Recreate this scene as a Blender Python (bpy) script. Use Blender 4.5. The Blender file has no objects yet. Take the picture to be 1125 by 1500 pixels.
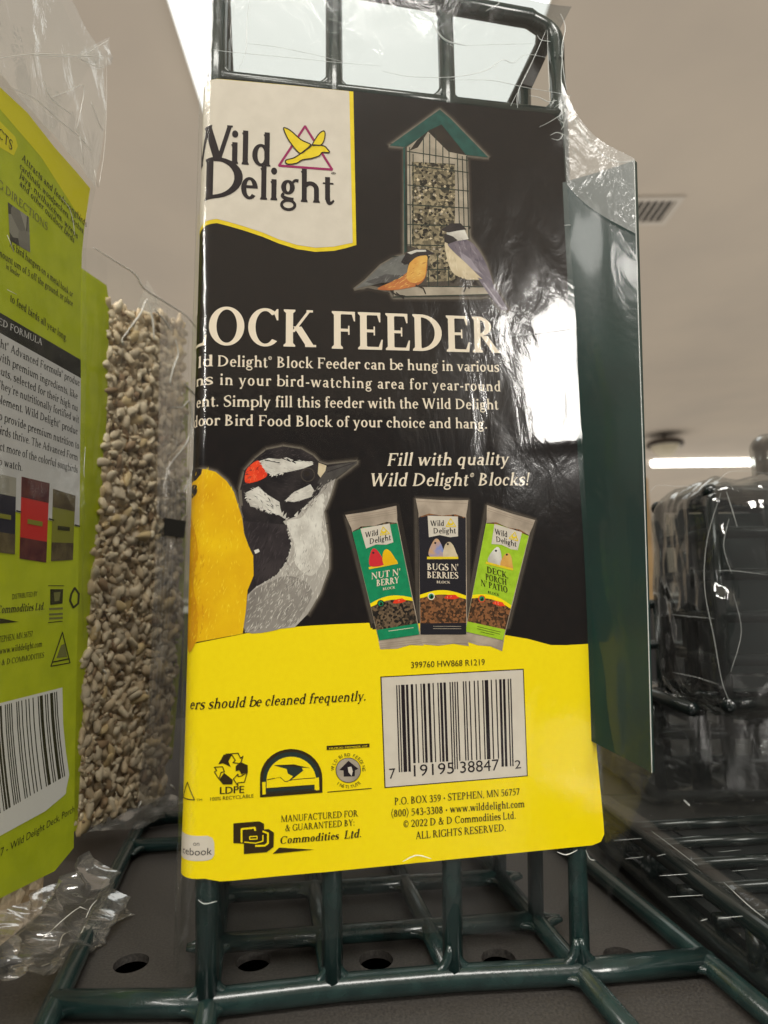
import bpy, bmesh, math, random
import numpy as np
from mathutils import Vector, Matrix, noise
random.seed(7)
SC = bpy.context.scene
COL = SC.collection
MM = 0.001

# ------------------------------------------------------------------ camera
F = 900.0                      # focal length in photo pixels (1125 x 1500)
CAMZ = 75.5                    # height of the lens above the shelf, mm
def _basis():
    U = np.array([474 - 562.5, 750 + 5889.0, -F]); U /= np.linalg.norm(U)
    f = np.array([0, 0, -1.0]); Y = f - (f @ U) * U; Y /= np.linalg.norm(Y)
    return np.array([np.cross(Y, U), Y, U])
RW = _basis()
CP = np.array([0, 0, CAMZ])
cam_d = bpy.data.cameras.new('camera'); cam = bpy.data.objects.new('camera', cam_d); COL.objects.link(cam)
cam_d.sensor_fit = 'VERTICAL'; cam_d.sensor_height = 36; cam_d.lens = 36 * F / 1500
cam_d.clip_start = 0.005; cam_d.clip_end = 100
m4 = Matrix([list(RW[i]) + [0] for i in range(3)] + [[0, 0, 0, 1]])
cam.matrix_world = Matrix.Translation(Vector(CP * MM)) @ m4
cam_d.dof.use_dof = True; cam_d.dof.focus_distance = 0.134
cam_d.dof.aperture_fstop = (cam_d.lens / 1000) / 0.0011
SC.camera = cam
def ray(px, py): return RW @ np.array([(px - 562.5) / F, -(py - 750) / F, -1.0])
def atz(px, py, z):
    d = ray(px, py); return CP + (z - CAMZ) / d[2] * d
def aty(px, py, y):
    d = ray(px, py); return CP + y / d[1] * d

# ------------------------------------------------------------------ light
w = bpy.data.worlds.new('World'); SC.world = w; w.use_nodes = True
wn = w.node_tree; wb = wn.nodes['Background']
# the store around: pale floor below, dim aisles at eye level
wt = wn.nodes.new('ShaderNodeTexCoord'); wx = wn.nodes.new('ShaderNodeSeparateXYZ'); wr = wn.nodes.new('ShaderNodeValToRGB')
wn.links.new(wt.outputs['Generated'], wx.inputs[0])
wm = wn.nodes.new('ShaderNodeMapRange'); wm.inputs[1].default_value = -1; wm.inputs[2].default_value = 1
wn.links.new(wx.outputs['Z'], wm.inputs[0]); wn.links.new(wm.outputs[0], wr.inputs[0]); wn.links.new(wr.outputs[0], wb.inputs[0])
wr.color_ramp.elements[0].position = .20; wr.color_ramp.elements[0].color = (1, .945, .87, 1)
wr.color_ramp.elements[1].position = .36; wr.color_ramp.elements[1].color = (.105, .098, .09, 1)
wb.inputs[1].default_value = 0.90
SC.view_settings.view_transform = 'Standard'; SC.view_settings.look = 'None'
SC.view_settings.exposure = 0.2; SC.view_settings.gamma = 1
SC.view_settings.use_curve_mapping = False
try:
    SC.cycles.max_bounces = 12; SC.cycles.transparent_max_bounces = 32
    SC.cycles.caustics_reflective = False; SC.cycles.caustics_refractive = False
    SC.cycles.use_denoising = True
except Exception: pass
CEIL = CAMZ + 2000.0
def area(name, loc, target, sx, sy, power, col=(1, .96, .9)):
    l = bpy.data.lights.new(name, 'AREA'); l.shape = 'RECTANGLE'; l.size = sx; l.size_y = sy
    l.energy = power; l.color = col
    o = bpy.data.objects.new(name, l); COL.objects.link(o); o.location = Vector(loc) * MM
    o.rotation_euler = (Vector(target) - Vector(loc)).to_track_quat('-Z', 'Y').to_euler()
    return o
# the store's ceiling fixtures behind and above the photographer
area('store_lamp', (100, -950, CEIL - 60), (0, 100, 0), 1.3, 0.7, 50)
area('store_lamp', (-1500, -700, CEIL - 60), (-60, 130, 60), 1.2, 0.6, 28)
l3 = area('store_lamp', (3930, -4480, CEIL - 60), (3930, -4480, 0), 1.0, 4.5, 370)
l3.rotation_euler = (0, 0, math.atan2(.646, .763))
area('store_lamp', (-2600, -4000, CEIL - 60), (-2600.01, -4000, 0), 0.4, 5.0, 150)

# ------------------------------------------------------------------ helpers
def lin(c):
    r = []
    for v in c[:3]:
        v /= 255.0
        r.append(v / 12.92 if v <= .04045 else ((v + .055) / 1.055) ** 2.4)
    return (*r, 1)
def mat(name, rgb, rough=.5, spec=.5, metal=0, rgb2=None, scale=200, detail=4, bump=0, bscale=400, kind='noise', sharp=(.35, .65), coat=0, stretch=(1, 1, 1)):
    m = bpy.data.materials.new(name); m.use_nodes = True
    nt = m.node_tree; b = nt.nodes['Principled BSDF']
    b.inputs['Base Color'].default_value = lin(rgb)
    b.inputs['Roughness'].default_value = rough
    b.inputs['Specular IOR Level'].default_value = spec
    b.inputs['Metallic'].default_value = metal
    b.inputs['Coat Weight'].default_value = coat
    b.inputs['Coat Roughness'].default_value = .06
    tc = nt.nodes.new('ShaderNodeTexCoord'); mp = nt.nodes.new('ShaderNodeMapping')
    mp.inputs['Scale'].default_value = stretch
    nt.links.new(tc.outputs['Object'], mp.inputs[0])
    if rgb2 is not None:
        r = nt.nodes.new('ShaderNodeValToRGB')
        r.color_ramp.elements[0].position, r.color_ramp.elements[1].position = sharp
        r.color_ramp.elements[0].color = lin(rgb); r.color_ramp.elements[1].color = lin(rgb2)
        if kind == 'noise':
            n = nt.nodes.new('ShaderNodeTexNoise'); n.inputs['Scale'].default_value = scale; n.inputs['Detail'].default_value = detail
            nt.links.new(mp.outputs[0], n.inputs['Vector']); nt.links.new(n.outputs['Fac'], r.inputs[0])
        else:
            n = nt.nodes.new('ShaderNodeTexVoronoi'); n.inputs['Scale'].default_value = scale
            nt.links.new(mp.outputs[0], n.inputs['Vector']); nt.links.new(n.outputs['Color'], r.inputs[0])
        nt.links.new(r.outputs[0], b.inputs['Base Color'])
    if bump:
        n = nt.nodes.new('ShaderNodeTexNoise'); n.inputs['Scale'].default_value = bscale; n.inputs['Detail'].default_value = 5
        nt.links.new(mp.outputs[0], n.inputs['Vector'])
        bp = nt.nodes.new('ShaderNodeBump'); bp.inputs['Strength'].default_value = bump; bp.inputs['Distance'].default_value = .001
        nt.links.new(n.outputs['Fac'], bp.inputs['Height']); nt.links.new(bp.outputs[0], b.inputs['Normal'])
    return m
def film_mat(name, tint=(.96, .97, .96), rough=.06, haze=.03, ior=1.45, bump=.2, bscale=90, stretch=(1, 1, .5), boost=1.0, cap=.14):
    m = bpy.data.materials.new(name); m.use_nodes = True; nt = m.node_tree
    nt.nodes.remove(nt.nodes['Principled BSDF']); out = nt.nodes['Material Output']
    N = nt.nodes.new
    tr = N('ShaderNodeBsdfTransparent'); tr.inputs[0].default_value = (*tint, 1)
    gl = N('ShaderNodeBsdfGlossy'); gl.inputs['Roughness'].default_value = rough; gl.inputs[0].default_value = (1, 1, 1, 1)
    df = N('ShaderNodeBsdfTranslucent'); df.inputs[0].default_value = (.9, .92, .9, 1)
    d2 = N('ShaderNodeBsdfDiffuse'); d2.inputs[0].default_value = (.9, .92, .9, 1)
    ad = N('ShaderNodeMixShader'); ad.inputs[0].default_value = .5
    nt.links.new(df.outputs[0], ad.inputs[1]); nt.links.new(d2.outputs[0], ad.inputs[2])
    fr = N('ShaderNodeFresnel'); fr.inputs[0].default_value = ior
    mu = N('ShaderNodeMath'); mu.operation = 'MULTIPLY'; mu.inputs[1].default_value = boost; mu.use_clamp = True
    nt.links.new(fr.outputs[0], mu.inputs[0])
    tc = N('ShaderNodeTexCoord'); mp = N('ShaderNodeMapping'); mp.inputs['Scale'].default_value = stretch
    nt.links.new(tc.outputs['Object'], mp.inputs[0])
    n = N('ShaderNodeTexNoise'); n.inputs['Scale'].default_value = bscale; n.inputs['Detail'].default_value = 5; n.inputs['Distortion'].default_value = .6
    nt.links.new(mp.outputs[0], n.inputs['Vector'])
    bp = N('ShaderNodeBump'); bp.inputs['Strength'].default_value = bump; bp.inputs['Distance'].default_value = .002
    nt.links.new(n.outputs['Fac'], bp.inputs['Height'])
    nt.links.new(bp.outputs[0], gl.inputs['Normal'])
    mn = N('ShaderNodeMath'); mn.operation = 'MINIMUM'; mn.inputs[1].default_value = cap
    nt.links.new(mu.outputs[0], mn.inputs[0])
    m1 = N('ShaderNodeMixShader'); m1.inputs[0].default_value = haze
    nt.links.new(tr.outputs[0], m1.inputs[1]); nt.links.new(ad.outputs[0], m1.inputs[2])
    m2 = N('ShaderNodeMixShader'); nt.links.new(mn.outputs[0], m2.inputs[0])
    nt.links.new(m1.outputs[0], m2.inputs[1]); nt.links.new(gl.outputs[0], m2.inputs[2])
    nt.links.new(m2.outputs[0], out.inputs[0])
    return m
def emit_mat(name, rgb, s):
    m = bpy.data.materials.new(name); m.use_nodes = True; nt = m.node_tree
    b = nt.nodes['Principled BSDF']; b.inputs['Emission Color'].default_value = (*rgb, 1); b.inputs['Emission Strength'].default_value = s
    b.inputs['Base Color'].default_value = (.8, .8, .8, 1)
    return m

def empty(name, label, cat, loc=(0, 0, 0), group=None):
    o = bpy.data.objects.new(name, None); COL.objects.link(o); o.location = Vector(loc) * MM
    o.empty_display_size = .01
    o['label'] = label; o['category'] = cat
    if group: o['group'] = group
    return o
def tag(o, label, cat, group=None):
    o['label'] = label; o['category'] = cat
    if group: o['group'] = group
    return o
class MB:
    """collects geometry in world millimetres, links it as one mesh object"""
    def __init__(s): s.v = []; s.f = []; s.mi = []; s.sm = []
    def add(s, vs, fs, mi=0, smooth=False):
        b = len(s.v); s.v += [tuple(map(float, p)) for p in vs]
        for f in fs: s.f.append([b + i for i in f]); s.mi.append(mi); s.sm.append(smooth)
    def box(s, a, b, mi=0):
        x0, y0, z0 = a; x1, y1, z1 = b
        s.add([(x0, y0, z0), (x1, y0, z0), (x1, y1, z0), (x0, y1, z0), (x0, y0, z1), (x1, y0, z1), (x1, y1, z1), (x0, y1, z1)],
              [(0, 3, 2, 1), (4, 5, 6, 7), (0, 1, 5, 4), (1, 2, 6, 5), (2, 3, 7, 6), (3, 0, 4, 7)], mi)
    def tube(s, pts, r, mi=0, n=12, closed=False):
        pts = [np.array(p, float) for p in pts]; rs = r if hasattr(r, '__len__') else [r] * len(pts)
        vs = []; fs = []; up = None; k = len(pts)
        for i, p in enumerate(pts):
            if closed: t = pts[(i + 1) % k] - pts[i - 1]
            else: t = pts[min(i + 1, k - 1)] - pts[max(i - 1, 0)]
            t = t / (np.linalg.norm(t) + 1e-12)
            if up is None: up = np.array([0, 0, 1.0]) if abs(t[2]) < .9 else np.array([1.0, 0, 0])
            a = up - (up @ t) * t; a /= np.linalg.norm(a) + 1e-12; up = a; b = np.cross(t, a)
            for j in range(n):
                q = 2 * math.pi * j / n; vs.append(p + rs[i] * (math.cos(q) * a + math.sin(q) * b))
        for i in range(k if closed else k - 1):
            for j in range(n):
                i2 = (i + 1) % k
                fs.append((i * n + j, i * n + (j + 1) % n, i2 * n + (j + 1) % n, i2 * n + j))
        if not closed: fs.append(tuple(range(n))[::-1]); fs.append(tuple((k - 1) * n + j for j in range(n)))
        s.add(vs, fs, mi, True)
    def ball(s, c, r, mi=0, n=10, m=6, sc=(1, 1, 1), rot=None):
        vs = []; fs = []
        for i in range(m + 1):
            th = math.pi * i / m
            for j in range(n):
                ph = 2 * math.pi * j / n
                p = np.array([math.sin(th) * math.cos(ph) * sc[0], math.sin(th) * math.sin(ph) * sc[1], math.cos(th) * sc[2]]) * r
                if rot is not None: p = rot @ p
                vs.append(p + np.array(c, float))
        for i in range(m):
            for j in range(n):
                fs.append((i * n + j, (i + 1) * n + j, (i + 1) * n + (j + 1) % n, i * n + (j + 1) % n))
        s.add(vs, fs, mi, True)
    def grid(s, fn, nu, nv, mi=0, smooth=True, keep=None):
        vs = [fn(i / nu, j / nv) for j in range(nv + 1) for i in range(nu + 1)]
        fs = [(j * (nu + 1) + i, j * (nu + 1) + i + 1, (j + 1) * (nu + 1) + i + 1, (j + 1) * (nu + 1) + i)
              for j in range(nv) for i in range(nu) if keep is None or keep((i + .5) / nu, (j + .5) / nv)]
        s.add(vs, fs, mi, smooth)
    def build(s, name, mats, parent=None, weld=False):
        me = bpy.data.meshes.new(name)
        o = bpy.data.objects.new(name, me); COL.objects.link(o)
        off = np.zeros(3)
        if parent is not None:
            o.parent = parent; off = np.array(parent_loc(parent))
        me.from_pydata([((p[0] * MM - off[0]), (p[1] * MM - off[1]), (p[2] * MM - off[2])) for p in s.v], [], s.f)
        for m in (mats if isinstance(mats, (list, tuple)) else [mats]): me.materials.append(m)
        me.polygons.foreach_set('material_index', s.mi); me.polygons.foreach_set('use_smooth', s.sm)
        me.update()
        if weld:
            bm = bmesh.new(); bm.from_mesh(me); bmesh.ops.remove_doubles(bm, verts=bm.verts, dist=1e-6); bm.to_mesh(me); bm.free()
        return o
def parent_loc(o):
    p = Vector(o.location)
    while o.parent: o = o.parent; p += o.location
    return p
def spline(pts, n=8, closed=False):
    P = [np.array(p, float) for p in pts]; out = []; k = len(P)
    for i in range(k if closed else k - 1):
        if closed: a, b, c, d = P[i - 1], P[i], P[(i + 1) % k], P[(i + 2) % k]
        else: a, b, c, d = P[max(i - 1, 0)], P[i], P[i + 1], P[min(i + 2, k - 1)]
        for j in range(n):
            t = j / n
            out.append(.5 * (2 * b + (c - a) * t + (2 * a - 5 * b + 4 * c - d) * t * t + (3 * b - a - 3 * c + d) * t ** 3))
    if not closed: out.append(P[-1])
    return out
def nz(p, s=1.0, k=0): return noise.noise(Vector((p[0] * s + k * 17.3, p[1] * s - k * 9.1, p[2] * s + k * 3.7)))

# ------------------------------------------------------------------ a serif alphabet drawn with stems, bowls and serifs
def make_font(W=.105, t=.042, s=.05, st=.034):
    H, X, A, D = .66, .44, .70, -.2
    G = {}
    def G_(ch, adv, *polys):
        out = []
        for p in polys:
            if not p: continue
            if isinstance(p[0][0], (int, float)): out.append(p)
            else: out += p
        G[ch] = (adv, out)
    def rc(x0, y0, x1, y1): return [(x0, y0), (x1, y0), (x1, y1), (x0, y1)]
    def stem(x, y0, y1, b=1, u=1, w=W):
        r = [rc(x - w / 2, y0, x + w / 2, y1)]
        if b: r.append([(x - w / 2 - s, y0), (x + w / 2 + s, y0), (x + w / 2 + s, y0 + st * .7), (x + w / 2, y0 + st * 1.6), (x - w / 2, y0 + st * 1.6), (x - w / 2 - s, y0 + st * .7)])
        if u == 1: r.append([(x - w / 2 - s, y1), (x - w / 2 - s, y1 - st * .7), (x - w / 2, y1 - st * 1.6), (x + w / 2, y1 - st * 1.6), (x + w / 2 + s, y1 - st * .7), (x + w / 2 + s, y1)])
        if u == 2: r.append([(x - w / 2 - s * 1.2, y1 - st * 1.5), (x - w / 2, y1 - st * 2.8), (x + w / 2, y1 - st * 2.8), (x + w / 2, y1)])
        return r
    def ring(cx, cy, rx, ry, a0=0, a1=360, w=W, h=t):
        n = max(6, int(abs(a1 - a0) / 12)); res = []
        segs = [(a0, a1)] if a1 - a0 < 300 else [(a0, (a0 + a1) / 2), ((a0 + a1) / 2, a1)]
        for b0, b1 in segs:
            o = []; i_ = []
            for k in range(n + 1):
                q = math.radians(b0 + (b1 - b0) * k / n); c, d = math.cos(q), math.sin(q)
                o.append((cx + rx * c, cy + ry * d)); i_.append((cx + max(rx - w, .005) * c, cy + max(ry - h, .005) * d))
            res.append(o + i_[::-1])
        return res
    def diag(x0, y0, x1, y1, w): return [(x0 - w / 2, y0), (x0 + w / 2, y0), (x1 + w / 2, y1), (x1 - w / 2, y1)]
    def sf(x, y, w, up=0):
        return rc(x - w / 2 - s * .9, y - (st if up else 0), x + w / 2 + s * .9, y + (0 if up else st))
    def path(pts, ws, n=6):
        q = spline([(*p, w_) for p, w_ in zip(pts, ws)], n); L = []; R = []
        for i, p in enumerate(q):
            a = q[max(i - 1, 0)]; b = q[min(i + 1, len(q) - 1)]; d = np.array([b[0] - a[0], b[1] - a[1]]); d /= np.linalg.norm(d) + 1e-9
            L.append((p[0] - d[1] * p[2] / 2, p[1] + d[0] * p[2] / 2)); R.append((p[0] + d[1] * p[2] / 2, p[1] - d[0] * p[2] / 2))
        return L + R[::-1]
    def dot(cx, cy, r): return [(cx + r * math.cos(k * math.pi / 6), cy + r * math.sin(k * math.pi / 6)) for k in range(12)]
    w2 = W / 2; l = .05 + s + w2
    # capitals
    G_('A', .70, diag(.1, 0, .35, H, t * 1.3), diag(.6, 0, .34, H, W * 1.1), rc(.2, .2, .52, .2 + t), sf(.1, 0, t), sf(.6, 0, W))
    G_('B', .62, stem(l, 0, H), ring(l, H * .74, .30, H * .26, -90, 90), ring(l, H * .26, .38, H * .27, -90, 90))
    G_('C', .70, ring(.38, H / 2, .34, H / 2 + .01, 48, 315), [(.61, H), (.64, H), (.64, H - .2), (.61, H - .2), (.55, H - .07)])
    G_('D', .76, stem(l, 0, H), ring(l + .06, H / 2, .48, H / 2, -90, 90, W * 1.1), rc(l, 0, l + .07, t), rc(l, H - t, l + .07, H))
    def arms(x, top, mid, bot):
        r = [rc(x, H - t, x + top, H), [(x + top, H), (x + top, H - .17), (x + top - .025, H - .17), (x + top - .07, H - t)]] if top else []
        if mid: r += [rc(x, H / 2 - t / 2, x + mid, H / 2 + t / 2), rc(x + mid - .03, H / 2 - .08, x + mid, H / 2 + .08)]
        if bot: r += [rc(x, 0, x + bot, t), [(x + bot, 0), (x + bot + .02, .18), (x + bot - .01, .18), (x + bot - .07, t)]]
        return r
    G_('E', .60, stem(l, 0, H), arms(l, .37, .25, .40))
    G_('F', .56, stem(l, 0, H), arms(l, .38, .26, 0))
    G_('G', .74, ring(.38, H / 2, .34, H / 2 + .01, 48, 340), rc(.58, .02, .58 + W, .3), rc(.5, .3 - st, .74, .3), [(.61, H), (.64, H), (.64, H - .19), (.61, H - .19), (.55, H - .07)])
    G_('H', .78, stem(l, 0, H), stem(.78 - l, 0, H), rc(l, H / 2 - t / 2, .78 - l, H / 2 + t / 2))
    G_('I', 2 * l, stem(l, 0, H))
    G_('J', .40, stem(.24, .05, H, 0), path([(.24, .1), (.2, -.06), (.06, -.1)], [W, W * .6, t]))
    G_('K', .72, stem(l, 0, H), diag(l + w2, .26, .58, H, t * 1.3), diag(.60, 0, .33, .36, W * 1.15), sf(.58, H, t, 1), sf(.60, 0, W))
    G_('L', .58, stem(l, 0, H), arms(l, 0, 0, .39))
    G_('M', .90, stem(.13, 0, H, 1, 0, t), diag(.45, 0, .14, H, W), diag(.45, 0, .75, H, t * 1.2), stem(.76, 0, H), sf(.12, H, t, 1))
    G_('N', .76, stem(.13, 0, H, 1, 0, t), stem(.63, 0, H, 0, 1, t), diag(.62, 0, .14, H, W), sf(.11, H, t, 1))
    G_('O', .76, ring(.38, H / 2, .345, H / 2 + .01))
    G_('P', .58, stem(l, 0, H), ring(l, H * .71, .35, H * .29, -90, 90))
    G_('Q', .76, ring(.38, H / 2, .345, H / 2 + .01), diag(.66, -.13, .4, .06, W))
    G_('R', .68, stem(l, 0, H), ring(l, H * .72, .33, H * .28, -90, 90), diag(.60, 0, .33, H * .46, W * 1.1), sf(.60, 0, W))
    def S_(x, w, h, y=0): return path([(x + w * .92, y + h * .76), (x + w * .86, y + h * .95), (x + w * .5, y + h * .985), (x + w * .12, y + h * .8), (x + w * .25, y + h * .6), (x + w * .75, y + h * .42), (x + w * .9, y + h * .2), (x + w * .5, y + h * .015), (x + w * .12, y + h * .06), (x + w * .05, y + h * .27)], [t * .8, t, t, W * .8, W * 1.05, W * 1.05, W * .8, t, t, t * .8])
    G_('S', .54, S_(.05, .44, H))
    G_('T', .64, stem(.32, 0, H, 1, 0), rc(.05, H - t, .59, H), [(.05, H), (.04, H - .17), (.065, H - .17), (.12, H - t)], [(.59, H), (.60, H - .17), (.575, H - .17), (.52, H - t)])
    G_('U', .74, stem(l, .2, H, 0), stem(.61, .2, H, 0, 1, t), ring(.375, .22, .375 - l + w2, .23, 180, 360, W * .8))
    G_('V', .68, diag(.34, 0, .1, H, W * 1.1), diag(.35, 0, .57, H, t * 1.3), sf(.1, H, W, 1), sf(.57, H, t, 1))
    G_('W', 1.0, diag(.31, 0, .1, H, W * 1.1), diag(.31, 0, .5, H, t * 1.3), diag(.69, 0, .48, H, W * 1.1), diag(.69, 0, .88, H, t * 1.3), sf(.1, H, W, 1), sf(.49, H, W, 1), sf(.88, H, t, 1))
    G_('X', .68, diag(.57, 0, .11, H, W * 1.1), diag(.1, 0, .56, H, t * 1.3), sf(.11, H, W, 1), sf(.56, H, t, 1), sf(.57, 0, W), sf(.1, 0, t))
    G_('Y', .66, diag(.33, .28, .1, H, W * 1.1), diag(.33, .28, .56, H, t * 1.3), stem(.33, 0, .3, 1, 0), sf(.1, H, W, 1), sf(.56, H, t, 1))
    G_('Z', .6, rc(.06, H - t, .54, H), rc(.05, 0, .55, t), diag(.11, t, .48, H - t, W * 1.15), rc(.06, H - .15, .085, H), rc(.525, 0, .55, .17))
    # lower case
    k = l - .01
    G_('a', .46, stem(.33, .03, X * .75, 0, 0), ring(.22, X * .72, .11 + w2, X * .29, 0, 165), ring(.2, X * .28, .16, X * .29, 0, 360, W * .85), path([(.33, .06), (.38, .0), (.44, .03)], [W, t, t * .6]))
    G_('b', .52, stem(k, 0, A, 0, 2), ring(k + .15, X / 2, .15 + .14, X / 2 + .01, -150, 150))
    G_('c', .44, ring(.24, X / 2, .2, X / 2 + .01, 48, 315), dot(.36, X * .76, W * .45))
    G_('d', .54, stem(.39, 0, A, 0, 2), ring(.25, X / 2, .21, X / 2 + .01, 30, 330), rc(.39, 0, .39 + w2 + s, st))
    G_('e', .46, ring(.24, X / 2, .2, X / 2 + .01, 0, 318), rc(.08, X * .5, .43, X * .5 + t))
    G_('f', .34, stem(.16, 0, A * .85, 1, 0), ring(.16 + .12 - w2 * .2, A * .84, .12 + w2 * .8, A * .16, 55, 180, W * .9), rc(.04, X - st, .31, X), dot(.32, A * .9, W * .42))
    G_('g', .50, ring(.22, X * .66, .17, X * .35), ring(.23, -.08, .2, .125, 0, 360, W * .6), path([(.12, X * .36), (.08, .1), (.2, .045), (.36, .03)], [t, t * 1.3, W * .7, W * .7]), path([(.34, X * .9), (.4, X), (.48, X * .98)], [t, t, W * .6]))
    def arch(x0, x1): return ring((x0 + x1) / 2, X * .62, (x1 - x0) / 2 + w2, X * .39, 0, 150, W, t * 1.5)
    G_('h', .56, stem(k, 0, A, 1, 2), stem(.43, 0, X * .64, 1, 0), arch(k, .43))
    G_('i', 2 * k, stem(k, 0, X, 1, 2), dot(k, .61, W * .6))
    G_('j', .28, stem(.17, -.05, X, 0, 2), dot(.17, .61, W * .6), path([(.17, 0), (.14, -.16), (.02, -.19)], [W, W * .6, t]))
    G_('k', .54, stem(k, 0, A, 1, 2), diag(k + w2, .16, .42, X, t * 1.2), diag(.44, 0, .25, .25, W), sf(.41, X, t, 1), sf(.45, 0, W))
    G_('l', 2 * k, stem(k, 0, A, 1, 2))
    G_('m', .86, stem(k, 0, X, 1, 2), stem(.43, 0, X * .64, 1, 0), stem(.73, 0, X * .64, 1, 0), arch(k, .43), arch(.43, .73))
    G_('n', .57, stem(k, 0, X, 1, 2), stem(.43, 0, X * .64, 1, 0), arch(k, .43))
    G_('o', .50, ring(.25, X / 2, .215, X / 2 + .01))
    G_('p', .54, stem(k, D, X, 1, 2), ring(k + .14, X / 2, .28, X / 2 + .01, -150, 150))
    G_('q', .54, stem(.39, D, X, 1, 0), ring(.25, X / 2, .21, X / 2 + .01, 30, 330))
    G_('r', .39, stem(k, 0, X, 1, 2), path([(k, X * .7), (k + .1, X * .93), (k + .2, X * .95)], [t, t * 1.4, W * .7]), dot(k + .2, X * .88, W * .5))
    G_('s', .39, S_(.04, .31, X))
    G_('t', .33, stem(.15, .07, X + .12, 0, 0), rc(.03, X - st, .3, X), path([(.15, .12), (.18, .02), (.25, .015), (.31, .07)], [W, W * .8, t, t * .8]))
    G_('u', .56, stem(k, .14, X, 0, 2), stem(.42, 0, X, 0, 2), ring((k + .42) / 2, X * .38, (.42 - k) / 2 + w2, X * .39, 180, 330, W, t * 1.5), rc(.42, 0, .42 + w2 + s, st))
    G_('v', .50, diag(.25, 0, .09, X, W), diag(.25, 0, .41, X, t * 1.2), sf(.09, X, W, 1), sf(.41, X, t, 1))
    G_('w', .74, diag(.23, 0, .09, X, W), diag(.23, 0, .37, X, t * 1.2), diag(.51, 0, .36, X, W), diag(.51, 0, .65, X, t * 1.2), sf(.09, X, W, 1), sf(.65, X, t, 1))
    G_('x', .50, diag(.41, 0, .09, X, W), diag(.08, 0, .4, X, t * 1.2), sf(.09, X, W, 1), sf(.4, X, t, 1), sf(.41, 0, W), sf(.08, 0, t))
    G_('y', .50, diag(.26, 0, .09, X, W), diag(.17, D, .41, X, t * 1.2), sf(.09, X, W, 1), sf(.41, X, t, 1), dot(.13, D + .03, W * .45))
    G_('z', .44, rc(.05, X - t, .39, X), rc(.04, 0, .4, t), diag(.09, t, .34, X - t, W))
    # figures and points
    G_('0', .5, ring(.25, .31, .21, .32)); G_('1', .5, stem(.26, 0, .62, 1, 0), path([(.12, .52), (.2, .56), (.26, .61)], [t, t, t]))
    G_('2', .5, path([(.07, .47), (.1, .58), (.25, .61), (.4, .48), (.34, .32), (.08, .05)], [W * .7, t, t, W, W * .8, t]), rc(.06, 0, .44, W * .75))
    G_('3', .5, path([(.08, .5), (.15, .6), (.33, .57), (.36, .42), (.2, .33)], [W * .6, t, W * .9, W * .8, t]), path([(.2, .33), (.4, .27), (.38, .08), (.2, .0), (.06, .08)], [t, W * .8, W, t, W * .6]))
    G_('4', .5, rc(.27, 0, .27 + W, .62), rc(.03, .16, .47, .16 + t * 1.3), diag(.06, .17, .3, .6, t * 1.3))
    G_('5', .5, rc(.12, .55, .42, .62), diag(.12, .33, .14, .6, t), path([(.12, .35), (.3, .38), (.4, .22), (.28, .02), (.06, .05)], [t, W * .7, W, t, W * .6]))
    G_('6', .5, ring(.25, .19, .21, .2), path([(.1, .2), (.14, .45), (.4, .62)], [W, W * .8, t]))
    G_('7', .5, rc(.05, .54, .45, .62), diag(.18, 0, .42, .56, W), rc(.05, .46, .08, .6))
    G_('8', .5, ring(.25, .46, .17, .16), ring(.25, .16, .21, .175)); G_('9', .5, ring(.25, .43, .21, .2), path([(.4, .42), (.36, .17), (.1, 0)], [W, W * .8, t]))
    G_('.', .22, dot(.11, .05, .055)); G_(',', .22, dot(.11, .05, .055), [(.11, .04), (.165, .04), (.1, -.12), (.07, -.1)])
    G_(':', .22, dot(.11, .05, .055), dot(.11, .36, .055)); G_('-', .3, rc(.04, .19, .26, .19 + t * 1.5)); G_("'", .2, [(.06, .68), (.15, .68), (.12, .46), (.08, .46)])
    G_('!', .28, dot(.13, .05, .06), [(.08, .68), (.19, .68), (.15, .18), (.11, .18)]); G_('•', .34, dot(.17, .25, .09))
    G_('(', .3, path([(.26, .72), (.08, .3), (.26, -.14)], [t, W * .7, t])); G_(')', .3, path([(.04, .72), (.22, .3), (.04, -.14)], [t, W * .7, t]))
    G_('&', .74, ring(.3, .5, .13, .16, 0, 360, W * .7), ring(.27, .16, .22, .17, 60, 350, W * .9), diag(.6, 0, .24, .5, W), diag(.5, .16, .62, .36, t), rc(.52, .34, .72, .34 + st))
    G_('®', .3, ring(.14, .56, .11, .11, 0, 360, .03, .03), rc(.1, .5, .125, .62), rc(.1, .59, .18, .62), diag(.18, .5, .13, .57, .025))
    G_('©', .66, ring(.32, .32, .29, .3, 0, 360, t, t), ring(.32, .32, .16, .17, 50, 310, W * .7, t)); G_(' ', .24)
    return G
FONTS = {'bold': make_font(.145, .05, .045, .04), 'semi': make_font(.115, .055, .04, .034), 'logo': make_font(.125, .06, .022, .035)}
_sans = {}
def sans_glyphs(txt):
    if txt not in _sans:
        cu = bpy.data.curves.new('t', 'FONT'); cu.body = txt; cu.size = 1; cu.resolution_u = 3
        o = bpy.data.objects.new('t', cu); COL.objects.link(o)
        dg = bpy.context.evaluated_depsgraph_get(); me = o.evaluated_get(dg).to_mesh()
        v = [(p.co.x, p.co.y) for p in me.vertices]; polys = [[v[i] for i in p.vertices] for p in me.polygons]
        o.evaluated_get(dg).to_mesh_clear(); bpy.data.objects.remove(o); bpy.data.curves.remove(cu)
        _sans[txt] = polys
    return _sans[txt]

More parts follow.
